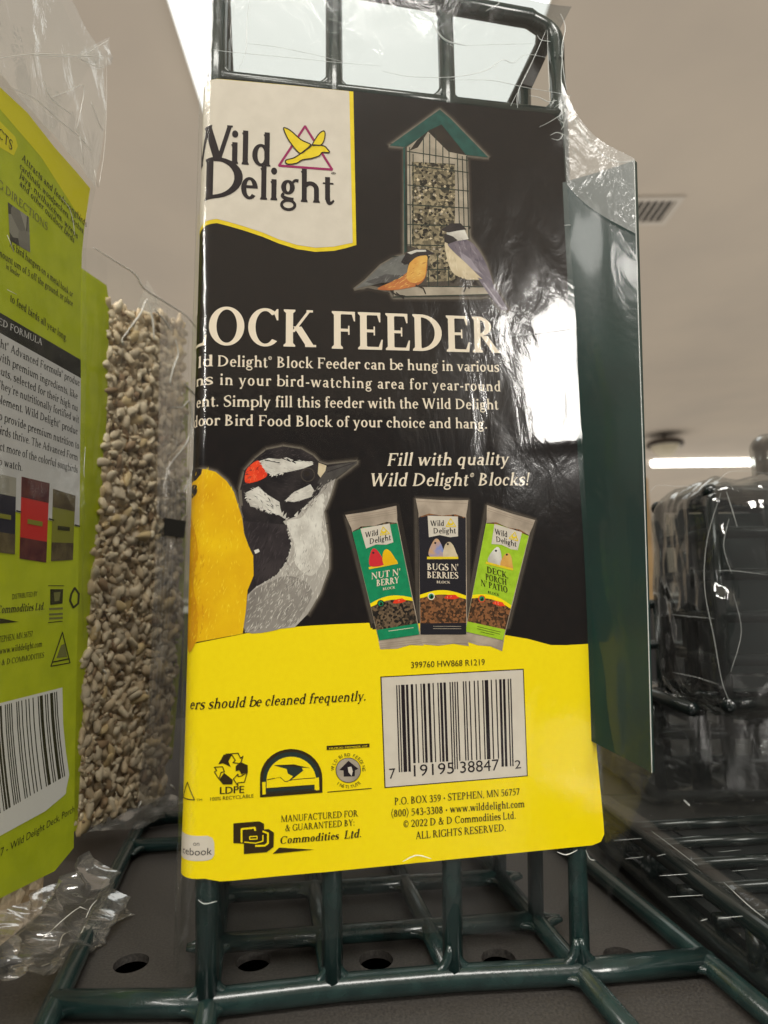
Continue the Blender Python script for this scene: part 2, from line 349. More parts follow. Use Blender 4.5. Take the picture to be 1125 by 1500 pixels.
# ------------------------------------------------------------------ printed sheets
class Sheet:
    """a flat (or corner-wrapped) printed sheet; artwork is collected as (u, z) outlines in mm"""
    def __init__(s, A, phi, wrap=None, corner=0.0):
        s.c = corner
        s.A = np.array(A, float); s.e = np.array([math.cos(phi), math.sin(phi), 0]); s.n = np.array([math.sin(phi), -math.cos(phi), 0])
        s.wrap = wrap; s.items = []; s.mats = []; s.k = 0
    def U(s, p):
        d = ray(*p); q = CP + ((s.A - CP) @ s.n) / (d @ s.n) * d
        return ((q - s.A) @ s.e, q[2])
    def at(s, u, z, off=0):
        if s.wrap is None or u >= s.c: r = s.A + s.e * u + s.n * off
        else:
            u = u - s.c
            R = s.wrap; a = min(-u / R, math.pi / 2); ex = max(-u - R * math.pi / 2, 0)
            r = s.A + s.e * s.c - s.n * R + (R + off) * (-s.e * math.sin(a) + s.n * math.cos(a)) - s.n * ex
        return np.array([r[0], r[1], z])
    def m(s, mt):
        if mt not in s.mats: s.mats.append(mt)
        return s.mats.index(mt)
    def raw(s, polys, mt, L):
        i = s.m(mt)
        for p in polys:
            s.k += 1; s.items.append((p, i, L * .03 + (s.k % 12) * .002))
    def poly(s, pts, mt, L, smooth=False):
        if smooth: pts = [tuple(q) for q in spline(pts, 5, True)]
        s.raw([[s.U(p) for p in pts]], mt, L)
    def zp(s, pts, o, k, mt, L, smooth=False): s.poly([(o[0] + p[0] / k, o[1] + p[1] / k) for p in pts], mt, L, smooth)
    def line(s, pts, w, mt, L, closed=False, smooth=0):
        if smooth: pts = [tuple(q) for q in spline(pts, smooth, closed)]
        pts = list(pts) + ([pts[0]] if closed else [])
        for a, b in zip(pts[:-1], pts[1:]):
            d = np.array([b[0] - a[0], b[1] - a[1]], float); n_ = np.linalg.norm(d)
            if n_ < 1e-6: continue
            d /= n_; q = np.array([-d[1], d[0]]) * w / 2; e = d * w * .2; a = np.array(a) - e; b = np.array(b) + e
            s.poly([tuple(a + q), tuple(b + q), tuple(b - q), tuple(a - q)], mt, L)
    def zline(s, pts, o, k, w, mt, L, closed=False, smooth=0): s.line([(o[0] + p[0] / k, o[1] + p[1] / k) for p in pts], w, mt, L, closed, smooth)
    def circ(s, c, r, mt, L, ry=None, n=24): s.poly([(c[0] + r * math.cos(2 * math.pi * k / n), c[1] + (ry or r) * math.sin(2 * math.pi * k / n)) for k in range(n)], mt, L)
    def text(s, txt, p0, p1, cap, mt, L, font='semi', slant=0, track=0):
        a = np.array(s.U(p0)); b = np.array(s.U(p1)); mid = ((p0[0] + p1[0]) / 2, (p0[1] + p1[1]) / 2)
        hz = abs(s.U((mid[0], mid[1] - cap))[1] - s.U(mid)[1])
        d = b - a; wd = np.linalg.norm(d); d /= wd
        if font == 'sans':
            polys = sans_glyphs(txt); xs = [p[0] for q in polys for p in q]; x0, x1 = min(xs), max(xs); ch = .73
        else:
            g = FONTS[font]; x = 0; polys = []; ch = .66
            for c in txt:
                adv, ps = g.get(c, g[' ']); polys += [[(q[0] + x, q[1]) for q in p] for p in ps]; x += adv + track
            xs = [p[0] for q in polys for p in q]; x0, x1 = min(xs), max(xs)
        sx = wd / (x1 - x0); sy = hz / ch
        s.raw([[tuple(a + d * ((q[0] - x0) * sx + q[1] * slant * sy) + np.array([0, q[1] * sy])) for q in p] for p in polys], mt, L)
    def build(s, name, parent, back_off=0):
        MBs = MB()
        for pts, mi, off in s.items:
            pts = [p for i, p in enumerate(pts) if i == 0 or abs(p[0] - pts[i - 1][0]) + abs(p[1] - pts[i - 1][1]) > 1e-5]
            if len(pts) < 3: continue
            ar = sum(pts[i - 1][0] * pts[i][1] - pts[i][0] * pts[i - 1][1] for i in range(len(pts)))
            if ar < 0: pts = pts[::-1]
            if s.wrap is None or min(p[0] for p in pts) >= s.c:
                MBs.add([s.at(p[0], p[1], off) for p in pts], [tuple(range(len(pts)))], mi)
            else:
                bm = bmesh.new(); bm.faces.new([bm.verts.new((p[0], p[1], 0)) for p in pts])
                bm.normal_update(); bmesh.ops.triangulate(bm, faces=bm.faces[:])
                lo = min(p[0] for p in pts); c = s.c
                while c > max(lo, s.c - s.wrap * 1.6):
                    bmesh.ops.bisect_plane(bm, geom=bm.verts[:] + bm.edges[:] + bm.faces[:], plane_co=(c, 0, 0), plane_no=(1, 0, 0)); c -= .4
                bm.verts.index_update()
                MBs.add([s.at(v.co.x, v.co.y, off) for v in bm.verts], [[v.index for v in f.verts] for f in bm.faces], mi, False)
                bm.free()
        return MBs.build(name, s.mats, parent)
# ------------------------------------------------------------------ setting: shelf, ceiling, far wall
M_shelf = mat('shelf_paint', (48, 46, 44), .42, .4, rgb2=(72, 69, 65), scale=2000, detail=6, bump=.14, bscale=5200, sharp=(.35, .7))
M_ceil = mat('ceiling_paint', (186, 175, 160), .9, .1, rgb2=(178, 168, 155), scale=1.2, bump=.25, bscale=160)
M_wall = mat('far_wall_paint', (196, 186, 170), .9, .1, rgb2=(186, 176, 160), scale=1.5)
M_dark = mat('dark_steel', (34, 33, 33), .45, .4, rgb2=(26, 25, 25), scale=60)
HOLE0, HOLEP, HOLEY, HOLER = -2.9, 25.6, 139.9, 3.55
mb = MB()
X0, X1 = HOLE0 - HOLEP * 14.5, HOLE0 + HOLEP * 18.5
y0, y1 = HOLEY - HOLEP / 2, HOLEY + HOLEP / 2
def shelf_z(): return 0.0
for i in range(33):
    cx = X0 + HOLEP * (i + .5); n = 32; vs = []
    for r_ in ('o', 'i', 'l'):
        for k in range(n):
            q = 2 * math.pi * (k + .5) / n; c, s_ = math.cos(q), math.sin(q)
            if r_ == 'o':
                m_ = HOLEP / 2 / max(abs(c), abs(s_)); vs.append((cx + c * m_, HOLEY + s_ * m_, 0))
            else: vs.append((cx + HOLER * c, HOLEY + HOLER * s_, 0 if r_ == 'i' else -1.6))
    # square corners
    fs = [(k, (k + 1) % n, n + (k + 1) % n, n + k) for k in range(n)] + [(n + k, n + (k + 1) % n, 2 * n + (k + 1) % n, 2 * n + k) for k in range(n)]
    mb.add(vs, fs)
    for sx in (-1, 1):
        for sy in (-1, 1):
            h = HOLEP / 2; a = [p for p in vs[:n] if (p[0] - cx) * sx > h - .01 or (p[1] - HOLEY) * sy > h - .01]
            px_ = max([p for p in vs[:n] if abs((p[0] - cx) * sx - h) < .01], key=lambda p: (p[1] - HOLEY) * sy)
            py_ = max([p for p in vs[:n] if abs((p[1] - HOLEY) * sy - h) < .01], key=lambda p: (p[0] - cx) * sx)
            mb.add([px_, (cx + sx * h, HOLEY + sy * h, 0), py_], [(0, 1, 2)])
mb.add([(X0, -60, 0), (X1, -60, 0), (X1, y0, 0), (X0, y0, 0)], [(0, 1, 2, 3)])
mb.add([(X0, y1, 0), (X1, y1, 0), (X1, 402, 0), (X0, 402, 0)], [(0, 1, 2, 3)])
mb.box((X0, -61.5, -30), (X1, -60, 0)); mb.box((X0, -60, -30), (X1, 402, -28.5), 1)
o = mb.build('shelf', [M_shelf, M_dark]); o['kind'] = 'structure'; o['label'] = 'dark grey steel store shelf with a row of round holes'

mb = MB(); mb.box((-9000, -6000, CEIL), (9000, 16000, CEIL + 40)); o = mb.build('ceiling', M_ceil); o['kind'] = 'structure'
mb = MB(); mb.box((-9000, 15900, -900), (9000, 16000, CEIL)); o = mb.build('wall', M_wall); o['kind'] = 'structure'
# low back rail of the shelf and what stands across the aisle
mb = MB(); mb.box((X0, 404, -30), (X1, 408, 66)); mb.box((X0, 400, 66), (X1, 410, 70), 1)
tag(mb.build('shelf_back_panel', [M_dark, mat('rail_grey', (176, 176, 172), .4)]), 'low dark steel back panel along the rear edge of the shelf', 'panel')

# big lit panel in the ceiling, top left of the picture
E_panel = emit_mat('lit_diffuser', (.95, 1, .96), .9)
M_white = mat('white_enamel', (222, 220, 212), .4)
def on_ceiling(px, py, z): return atz(px, py, z)
pz = CEIL - 55
a = on_ceiling(246, 0, pz); b = on_ceiling(299, 165, pz); dv = (b - a) / np.linalg.norm(b - a)
c = on_ceiling(806, 0, pz); wd = c[0] - a[0]
a2 = a - dv * 500; b2 = a + dv * 640
r_ = empty('ceiling_light', 'large bright white fluorescent ceiling panel shining behind the top of the wire feeder', 'ceiling light', ((a2 + b2) / 2 + np.array([wd / 2, 0, 55])))
q = [a2, a2 + [wd, 0, 0], b2 + [wd, 0, 0], b2]
mb = MB(); mb.add([p for p in q] + [p + np.array([0, 0, 12]) for p in q], [(0, 3, 2, 1), (0, 1, 5, 4), (1, 2, 6, 5), (2, 3, 7, 6), (3, 0, 4, 7)]); mb.build('diffuser', E_panel, r_)
q2 = [q[0] + [-6, -6, 0], q[1] + [6, -6, 0], q[2] + [6, 6, 0], q[3] + [-6, 6, 0]]
mb = MB(); mb.add([p + np.array([0, 0, 13]) for p in q2] + [p + np.array([0, 0, 54]) for p in q2], [(0, 3, 2, 1), (0, 1, 5, 4), (1, 2, 6, 5), (2, 3, 7, 6), (3, 0, 4, 7)]); mb.build('housing', M_white, r_)

# air vent
vc = on_ceiling(966, 309, CEIL - 14)
r_ = empty('air_vent', 'small slatted air vent in the ceiling to the right of the feeder', 'vent', vc)
p00 = on_ceiling(930, 290, CEIL - 14); p10 = on_ceiling(1004, 290, CEIL - 14); p01 = on_ceiling(905, 331, CEIL - 14)
x0_, x1_, ya, yb = p00[0] - 120, p10[0], p00[1], p01[1]
ya, yb = min(ya, yb), max(ya, yb)
M_vent = mat('vent_enamel', (186, 178, 166), .5)
mb = MB()
for bx in ((x0_, ya, x1_, ya + 30), (x0_, yb - 30, x1_, yb), (x0_, ya + 30, x0_ + 30, yb - 30), (x1_ - 30, ya + 30, x1_, yb - 30)): mb.box((bx[0], bx[1], CEIL - 14), (bx[2], bx[3], CEIL - 1))
mb.build('frame', M_vent, r_)
mb = MB(); mb.box((x0_ + 30, ya + 30, CEIL - 3), (x1_ - 30, yb - 30, CEIL - 1)); mb.build('duct_opening', mat('vent_dark', (52, 48, 44), .8), r_)
mb = MB(); k = 9
for i in range(k):
    xx = x0_ + 40 + (x1_ - x0_ - 90) * i / (k - 1)
    mb.add([(xx, ya + 30, CEIL - 12), (xx + 4, ya + 30, CEIL - 12), (xx + 18, ya + 30, CEIL - 4), (xx + 14, ya + 30, CEIL - 4), (xx, yb - 30, CEIL - 12), (xx + 4, yb - 30, CEIL - 12), (xx + 18, yb - 30, CEIL - 4), (xx + 14, yb - 30, CEIL - 4)], [(0, 1, 2, 3), (4, 7, 6, 5), (0, 4, 5, 1), (1, 5, 6, 2), (2, 6, 7, 3), (3, 7, 4, 0)])
mb.build('louvre', M_vent, r_)

# far tube light
ty = 9300.0
p = aty(956, 677, ty); q_ = aty(1300, 677, ty)
r_ = empty('tube_light', 'long glowing fluorescent tube hanging far off below the ceiling', 'tube light', (p + q_) / 2)
mb = MB(); zz = p[2]; mb.tube([(p[0], ty, zz), (q_[0], ty, zz)], 72, 0, 14); mb.build('tube', emit_mat('tube_glow', (1, .97, .9), 6), r_)
mb = MB(); mb.box((p[0] - 40, ty - 90, zz + 75), (q_[0] + 40, ty + 90, zz + 130)); mb.build('housing', M_white, r_)
mb = MB(); 
for xx in (p[0] + 200, q_[0] - 300): mb.tube([(xx, ty, zz + 130), (xx, ty, CEIL)], 10)
if zz + 130 < CEIL: mb.build('hanger_rod', M_white, r_)
# round ceiling fixture
dc = aty(974, 652, 7700.0); 
r_ = empty('dome_light', 'small unlit round fixture with dark rim hanging from the far ceiling', 'ceiling fixture', (dc[0], dc[1], CEIL))
mb = MB()
prof = [(0, -160), (60, -150), (120, -110), (165, -40), (180, 0)]
def lathe(mb, prof, c, n=28, mi=0):
    vs = [(c[0] + r * math.cos(2 * math.pi * k / n), c[1] + r * math.sin(2 * math.pi * k / n), c[2] + z) for r, z in prof for k in range(n)]
    mb.add(vs, [(i * n + k, i * n + (k + 1) % n, (i + 1) * n + (k + 1) % n, (i + 1) * n + k) for i in range(len(prof) - 1) for k in range(n)], mi, True)
lathe(mb, prof, dc); mb.build('shade', mat('cloudy_glass', (206, 196, 170), .3), r_)
mb = MB(); lathe(mb, [(0, 50), (200, 50), (225, 30), (225, -12), (205, -20), (180, -14)], dc); mb.tube([(dc[0], dc[1], dc[2] + 45), (dc[0], dc[1], CEIL)], 14); mb.build('rim', mat('dark_bronze', (58, 46, 34), .4), r_)
# shelving across the aisle
M_gond = mat('gondola_grey', (150, 146, 140), .5, rgb2=(140, 136, 130), scale=4)
r_ = empty('far_shelving', 'pale store shelving unit far across the aisle behind the wrapped stack', 'shelving', (1500, 6000, -960))
mb = MB(); mb.box((-3000, 6000, -960), (6000, 6300, CAMZ + 150)); mb.build('panel', M_gond, r_)
mb = MB()
for z in (-300, -100, CAMZ - 40): mb.box((-3000, 5700, z), (6000, 5998, z + 25))
mb.build('shelf_board', M_white, r_)
ow = aty(943, 722, 5600.0)
tag((lambda m_: (m_.box((ow[0] - 70, 5600, -960), (ow[0] + 45, 5690, CAMZ + 1080 * .97)), m_.build('wood_post', mat('ochre_wood', (186, 154, 108), .6, rgb2=(170, 138, 94), scale=8)))[1])(MB()), 'ochre wooden post far behind the right edge of the green plate', 'post')
# ------------------------------------------------------------------ the wire bird feeder
PHI = math.radians(11.2)
fe = np.array([math.cos(PHI), math.sin(PHI), 0]); fn = np.array([math.sin(PHI), -math.cos(PHI), 0])
WR = 2.0
A0 = atz(303, 1462, 2.3)                  # centre line of the front bars at the left post
def FP(u, d, z): r = A0 + fe * u - fn * d; return np.array([r[0], r[1], z])
M_wire = mat('green_coated_wire', (28, 47, 45), .24, .5, rgb2=(21, 37, 36), scale=300, bump=.06, bscale=900, coat=.3)
M_plate = mat('green_plate', (18, 50, 45), .3, .35, rgb2=(15, 43, 39), scale=60, detail=8, bump=.04, bscale=700, coat=.2)
FEED = empty('bird_feeder', 'green wire bird feeder with black and yellow label standing upright in clear shrink wrap', 'bird feeder', FP(38, 40, 0))
def pl(px, py, d=0):
    A = A0 - fn * d; r = ray(px, py); q = CP + ((A - CP) @ fn) / (r @ fn) * r
    return ((q - A) @ fe, q[2])
mb = MB()
ZT = 221.0
def foot(px, py):
    r_ = atz(px, py, 2.3); return ((r_ - A0) @ fe, -(r_ - A0) @ fn)
FT = [foot(304, 1470), foot(487, 1449), foot(664, 1434), foot(850, 1424)]
DFT = [q_[1] for q_ in FT]
us = [(FT[0][0], -2.6), (FT[1][0], 24.0), (FT[2][0], 51.6), (FT[3][0], 81.0)]     # post feet, post tops
def fillet(p, a, b, r=3.2):
    """weld bead where two wires meet"""
    mb.ball(p, WR * 1.28, 0, 12, 8)
front = []
UM = [pl(x, 1262)[0] for x in (304, 486, 662, 847)]
for (u0, u1), df in zip(us, DFT):
    um = UM[DFT.index(df)]
    mb.tube([FP(u0, df, 2.3), FP(um, .2, 22.5), FP(um + (u1 - um) * .3, 0, 80), FP(u1, 0, 190), FP(u1, 0, ZT - 5)], WR if u0 > 4 else WR * 1.1)
    front.append((u0, u1))
def upost(i, z): u0, u1 = UM[i], us[i][1]; return u0 + (u1 - u0) * (z - 2.3) / (ZT - 5 - 2.3)
def zbar(z, u): return z + (3.2 * (u + 2) / 82 if z > 180 else 0)
def arcw(u, z, su, sz, r=3.2, rad=1.0, d=0):
    mb.tube([FP(u + su * (WR + r - (r + 1.45) * math.cos(a_)), d, z + sz * (WR + r - (r + 1.45) * math.sin(a_))) for a_ in np.linspace(-.12, math.pi / 2 + .12, 9)], [rad * f_ for f_ in (.5, .8, 1, 1, 1, 1, 1, .8, .5)], n=10)
for z in (34, 66, 97, 128, 159, 191.0):
    mb.tube([FP(upost(0, z), 0, zbar(z, upost(0, z))), FP(upost(3, z), 0, zbar(z, upost(3, z)))], WR * .95)
    if z > 180:
        for i in range(4):
            for su in (-1, 1):
                if (i, su) in ((0, -1), (3, 1)): continue
                arcw(upost(i, z), zbar(z, upost(i, z)), su, 1)
for i in range(4):
    for su in (-1, 1):
        if i in (1, 2): arcw(us[i][1], ZT, su, -1)
        arcw(us[i][0], 2.6, su, 1, d=DFT[i])
# top rim with rounded corners, runs round all four sides
DEP = 75.0
rim = []
def rc_(u, d, su, sd, r=7):
    return [FP(u - su * r, d, ZT), FP(u - su * r * .3, d + sd * r * .3, ZT), FP(u, d + sd * r, ZT)]
uL, uR = -2.6, 81.0
rim = rc_(uL, 0, -1, 1)[::-1]
rim = [FP(uL, 7, ZT), FP(uL + 2, 2, ZT), FP(uL + 7, 0, ZT), FP(24, 0, ZT), FP(51.6, 0, ZT), FP(uR - 7, 0, ZT), FP(uR - 2, 2, ZT), FP(uR, 7, ZT), FP(uR, DEP, ZT), FP(uL, DEP, ZT)]
mb.tube(rim, WR * 1.1, closed=True)
for i in (0, 3):
    u0, u1 = us[i]; s_ = 1 if i == 0 else -1
    mb.tube(spline([FP(u1 , 0, ZT - 12), FP(u1, 0, ZT - 5), FP(u1 + s_ * 2, .5, ZT - 1.4), FP(u1 + s_ * 7, 0, ZT)], 5), WR)
# sides and back of the cage (base rows run right through)
for d in (18.5, 40.5, 75.0):
    for i in (0, 3): mb.tube([FP(us[i][0], d - .088 * us[i][0], 2.3), FP(us[i][1], d, ZT)], WR * .9, n=10)
for i in (1, 2): mb.tube([FP(us[i][0], 75, 2.3), FP(us[i][1], 75, ZT)], WR * .9, n=10)
for z in (34, 66, 97, 128, 159):
    for i in (0, 3): mb.tube([FP(upost(i, z), 0, z), FP(upost(i, z), 75, z)], WR * .9, n=10)
    mb.tube([FP(upost(0, z), 75, z), FP(upost(3, z), 75, z)], WR * .9, n=10)
mb.build('wire_cage', M_wire, FEED)
# base grid wider than the cage
mb = MB()
def sk(u): return -.088 * u          # the base sits a little skew to the card
for d in (18.5, 40.5): mb.tube([FP(us[0][0], d + sk(us[0][0]), 2.3), FP(us[3][0], d + sk(us[3][0]), 2.3)], WR * .95)
cu = [-27.2, us[0][0], us[1][0], us[2][0], us[3][0], 97]
mb.tube([FP(-27.2, 3.9, 2.4), FP(us[0][0], DFT[0], 2.4), FP(us[1][0], DFT[1], 2.5), FP(us[2][0], DFT[2], 2.5), FP(us[3][0], DFT[3], 2.4), FP(97, -9.8, 2.4)], WR * 1.15)
mb.tube([FP(-28.5, 75 + sk(-28.5), 2.3), FP(97, 75 + sk(97), 2.3)], WR)
for i, u in enumerate(cu):
    d1 = 100 if i in (0, 5) else 75; d0 = -52 if i in (0, 1, 4, 5) else 0
    if i in (2, 3): d1 = 75
    uu = -1.5 if i == 0 else 0
    if i in (0, 5):
        s_ = 1 if i == 0 else -1
        pts = [FP(u + (3 if i == 0 else -1) , d0, 2.3), FP(u, 5, 2.3), FP(u + uu, 60, 2.3), FP(u + uu * 1.3, 93, 2.3), FP(u + uu * 1.3 + s_ * 2, 98.5, 2.3), FP(u + uu * 1.3 + s_ * 7, 100, 2.3)]
        mb.tube(pts, WR * 1.05)
    else: mb.tube([FP(u, d0 if d0 else DFT[i - 1], 2.2), FP(u, d1 + sk(u), 2.3)], WR)
def dbar(u): return float(np.interp(u, [-27.2] + [q_[0] for q_ in us] + [97], [3.9] + DFT + [-9.8]))
mb.tube([FP(-22, 100, 2.3), FP(90, 97, 2.3)], WR)
for u in cu:
    for d in (0, 18.5, 40.5, 75.0):
        if u in (-27.2, 97) and d not in (0, 75.0): continue
        mb.ball(FP(u - (1 if u < -20 and d > 50 else 0), (dbar(u) if d == 0 else d + sk(u)), 2.4), WR * 1.03, 0, 12, 8)
def web(u, d, su, sd, r=3.4):      # plastic webbing in the inner corner of two crossing wires
    mb.tube([FP(u + su * (WR + r - (r + 1.45) * math.cos(a_)), d + sd * (WR + r - (r + 1.45) * math.sin(a_)), 2.1) for a_ in np.linspace(-.12, math.pi / 2 + .12, 9)], [.95 * f_ for f_ in (.5, .8, 1, 1, 1, 1, 1, .8, .5)], n=10)
for u in cu:
    for d in (2.0, 18.5, 40.5, 75.0):
        if u in (-27.2, 97) and d not in (2.0, 75.0): continue
        for su in (-1, 1):
            for sd in (-1, 1):
                if (u < -20 and su < 0) or (u > 90 and su > 0) or (d == 2.0 and sd < 0 and u in (cu[2], cu[3])): continue
                if (d == 75.0 and sd > 0 and 0 < u < 90): continue
                web(u, dbar(u) if d == 2.0 else d + sk(u), su, sd)
mb.build('base_grid', M_wire, FEED)
# webbing between the posts and the window bars
# green plate: the folded roof packed against the right side, leaning out towards the viewer
ip = pl(832, 265, -2.7); op = None
PB = [onp for onp in ()]
def at_depth(px, py, Y): return aty(px, py, Y)
inner_t = aty(822, 268, 137.5); inner_b = aty(862, 1084, 137.5); outer_t = aty(930, 235, 126.5); outer_b = aty(955, 1132, 126.5)
pb = [inner_b, outer_b, outer_t, inner_t]
back_t = inner_t + (inner_t - outer_t) * .25; back_b = inner_b + (inner_b - outer_b) * .25
th = np.array([.75, .65, 0])
mb = MB()
q = [back_b, outer_b, outer_t, back_t]
def platef(s, t, o_=0):
    p_ = (q[0] * (1 - s) + q[1] * s) * (1 - t) + (q[3] * (1 - s) + q[2] * s) * t
    return p_ + th * (o_ + .9 * nz((s * 1.2, t * 2.6, .3), 1, 2) * math.sin(math.pi * s) + .35 * math.sin(math.pi * s))
mb.grid(lambda s, t: platef(s, t), 14, 50); mb.grid(lambda s, t: platef(1 - s, t, 1), 14, 50)
for fn_ in (lambda s, t: platef(1, t, s), lambda s, t: platef(0, t, 1 - s)): mb.grid(fn_, 1, 50, smooth=False)
for fn_ in (lambda s, t: platef(s, 0, 1 - t), lambda s, t: platef(s, 1, t)): mb.grid(fn_, 14, 1, smooth=False)
mb.build('roof_plate', M_plate, FEED)
# black hanger strip behind the film at the top right corner
mb = MB()
def strip(px, d, wdt, dep):
    P_ = [FP(*(lambda uz: (uz[0], d, uz[1]))(pl(x, y, d))) for x, y in px]
    nrm = -fn * dep
    mb.add(P_ + [p + nrm for p in P_], [(0, 1, 2, 3), (4, 7, 6, 5), (0, 4, 5, 1), (1, 5, 6, 2), (2, 6, 7, 3), (3, 7, 4, 0)])
strip([(762, 122), (782, 82), (799, 86), (780, 127)], 4, 3, .8)
strip([(806, 130), (818, 78), (822, 84), (814, 132)], 5, 3, .8)
mb.build('hanger_strip', mat('black_plastic', (12, 14, 15), .35), FEED)

# ---- label
PA = dict(rough=.6, spec=.08, bump=.015, bscale=1500)
K = lambda n, a, b=None, sc=700, **k: mat(n, a, rgb2=b, scale=sc, **{**PA, **k})
m_blk = K('print_black', (23, 17, 15), (17, 13, 12), 500)
m_yel = K('print_yellow', (250, 224, 4), (248, 221, 2), 900)
m_wht = K('print_white', (214, 205, 190), (208, 199, 184), 300)
m_cream = K('print_cream', (232, 218, 196))
m_ink = K('print_ink', (30, 22, 26))
m_brn = K('print_brown_ink', (50, 38, 12))
m_mag = K('print_magenta', (150, 30, 90))
m_gold = K('print_gold', (232, 206, 40), (224, 196, 30))
m_teal = K('print_teal', (36, 84, 76), (30, 70, 64), 600)
m_teald = K('print_teal_dark', (38, 52, 48))
m_und = K('print_roof_underside', (36, 32, 28), (50, 42, 34), 400)
m_pale = K('print_pale_grey', (176, 164, 146), (150, 140, 124), 300)
m_seed = K('print_seed', (36, 34, 27), (160, 146, 116), 1500, kind='voronoi', sharp=(.2, .9))
m_wirep = K('print_wire', (40, 50, 42))
m_h1 = K('print_glow_outer', (44, 37, 31), (38, 32, 28)); m_h2 = K('print_glow_mid', (76, 68, 60), (68, 61, 53)); m_h3 = K('print_glow_inner', (112, 104, 93), (102, 95, 84))
m_ora = K('print_orange', (206, 140, 58), (222, 178, 92), 250); m_orad = K('print_rust', (160, 86, 46), (190, 116, 62), 300)
m_gry = K('print_feather_grey', (112, 112, 108), (92, 92, 90), 350); m_lil = K('print_feather_lilac', (124, 114, 122), (96, 88, 100), 350)
m_lil2 = K('print_feather_pale', (160, 152, 160), (140, 130, 140), 350)
m_buff = K('print_buff', (212, 196, 164), (190, 172, 140), 350)
m_gf = K('print_finch_yellow', (244, 200, 10), (226, 168, 4), 120, sharp=(.3, .7)); m_gfd = K('print_finch_shadow', (206, 142, 8), (222, 160, 4), 150)
m_fblk = K('print_feather_black', (30, 26, 28), (52, 46, 46), 260); m_fwht = K('print_feather_white', (226, 222, 212), (186, 180, 170), 260)
m_brst = K('print_breast_grey', (190, 184, 174), (160, 154, 146), 130, sharp=(.3, .7)); m_brst2 = K('print_breast_shadow', (152, 146, 138), (128, 122, 115), 150)
m_red = K('print_red', (238, 72, 34), (222, 52, 28), 300)
m_grn = K('print_green', (16, 140, 92), (14, 128, 84)); m_lime = K('print_lime', (166, 204, 44), (152, 190, 36)); m_navy = K('print_navy', (32, 30, 36))
m_film = K('print_wrapper', (186, 170, 152), (156, 142, 126), 260); m_nut = K('print_nut_brown', (64, 44, 28), (140, 92, 56), 2200, kind='voronoi'); m_nutd = K('print_nut_dark', (30, 26, 22), (112, 92, 70), 2200, kind='voronoi')
m_bird_r = K('print_cardinal', (206, 44, 52)); m_bird_b = K('print_bluebird', (120, 140, 196), (200, 160, 120), 500)

LB = Sheet(A0 + fn * (WR + .45), PHI, wrap=3.6, corner=-1.7)
P = LB
outline = [(262, 113), (303, 114), (330, 116), (430, 125), (520, 134), (640, 148), (740, 160), (790, 164), (806, 166), (816, 172), (823, 186), (828, 260), (834, 340), (839, 480), (846, 660), (856, 800), (862, 943), (866, 1000), (875, 1110), (884, 1205), (885, 1222), (880, 1233), (868, 1238), (760, 1249), (620, 1263), (480, 1277), (400, 1284), (340, 1290), (322, 1291), (310, 1285), (290, 1286), (232, 1290)]
outline = outline[:-3] + [(300, 1287), (225, 1290)]
P.poly(outline, m_blk, 0)
yb = [(225, 952), (280, 944), (353, 929), (393, 922), (447, 917), (500, 914), (549, 912), (600, 912), (660, 916), (700, 921), (739, 930), (774, 936), (807, 945), (830, 945), (862, 943)]
i0 = outline.index((862, 943))
P.poly(yb + outline[i0 + 1:], m_yel, 1)
# white flag with yellow edge
wv = [(318, 327), (334, 331), (358, 338), (385, 347), (409, 357), (435, 365), (462, 369), (489, 367.5), (505, 364), (522, 359)]
P.poly([(258, 113.5), (303, 114.5), (330, 116.5), (430, 125.5), (517.5, 134.3)] + [(522, 359)] + wv[-2::-1] + [(300, 328), (250, 340)], m_gold, 1)
P.poly([(258, 113.8), (303, 114.8), (330, 117), (430, 126), (511.5, 134)] + [(516.5, 356)] + [(x, y - 6) for x, y in wv[-2::-1]] + [(300, 322), (250, 334)], m_wht, 2)
P.text('W', (262, 233), (340, 238), 54, m_ink, 4, 'logo'); P.text('ild', (338, 240), (396, 244.5), 47, m_ink, 4, 'logo')
P.text('D', (298, 291), (355, 291), 61, m_ink, 4, 'logo'); P.text('elight', (353, 291), (490, 299), 46, m_ink, 4, 'logo')
P.text('®', (485, 262), (492, 262), 9, m_ink, 4, 'logo')
o = (270, 90); k = 3.75
P.zline([(663, 358), (520, 574), (812, 596)], o, k, 3.4, m_mag, 4, True)
bird = [(697, 462), (735, 463), (768, 468), (784, 482), (797, 503), (757, 503), (742, 520), (700, 535), (650, 543), (615, 562), (570, 567), (555, 555), (562, 543), (600, 533), (640, 508), (680, 476)]
lw = [(545, 372), (560, 370), (590, 388), (640, 432), (697, 462), (668, 490), (640, 508), (612, 487), (570, 430)]
rw = [(765, 385), (773, 400), (766, 440), (748, 463), (725, 464), (703, 462), (722, 425), (745, 395)]
for b in (rw, lw, bird): P.zp(b, o, k, m_gold, 5, True); P.zline(b, o, k, 1.6, m_brn, 6, True, 4)
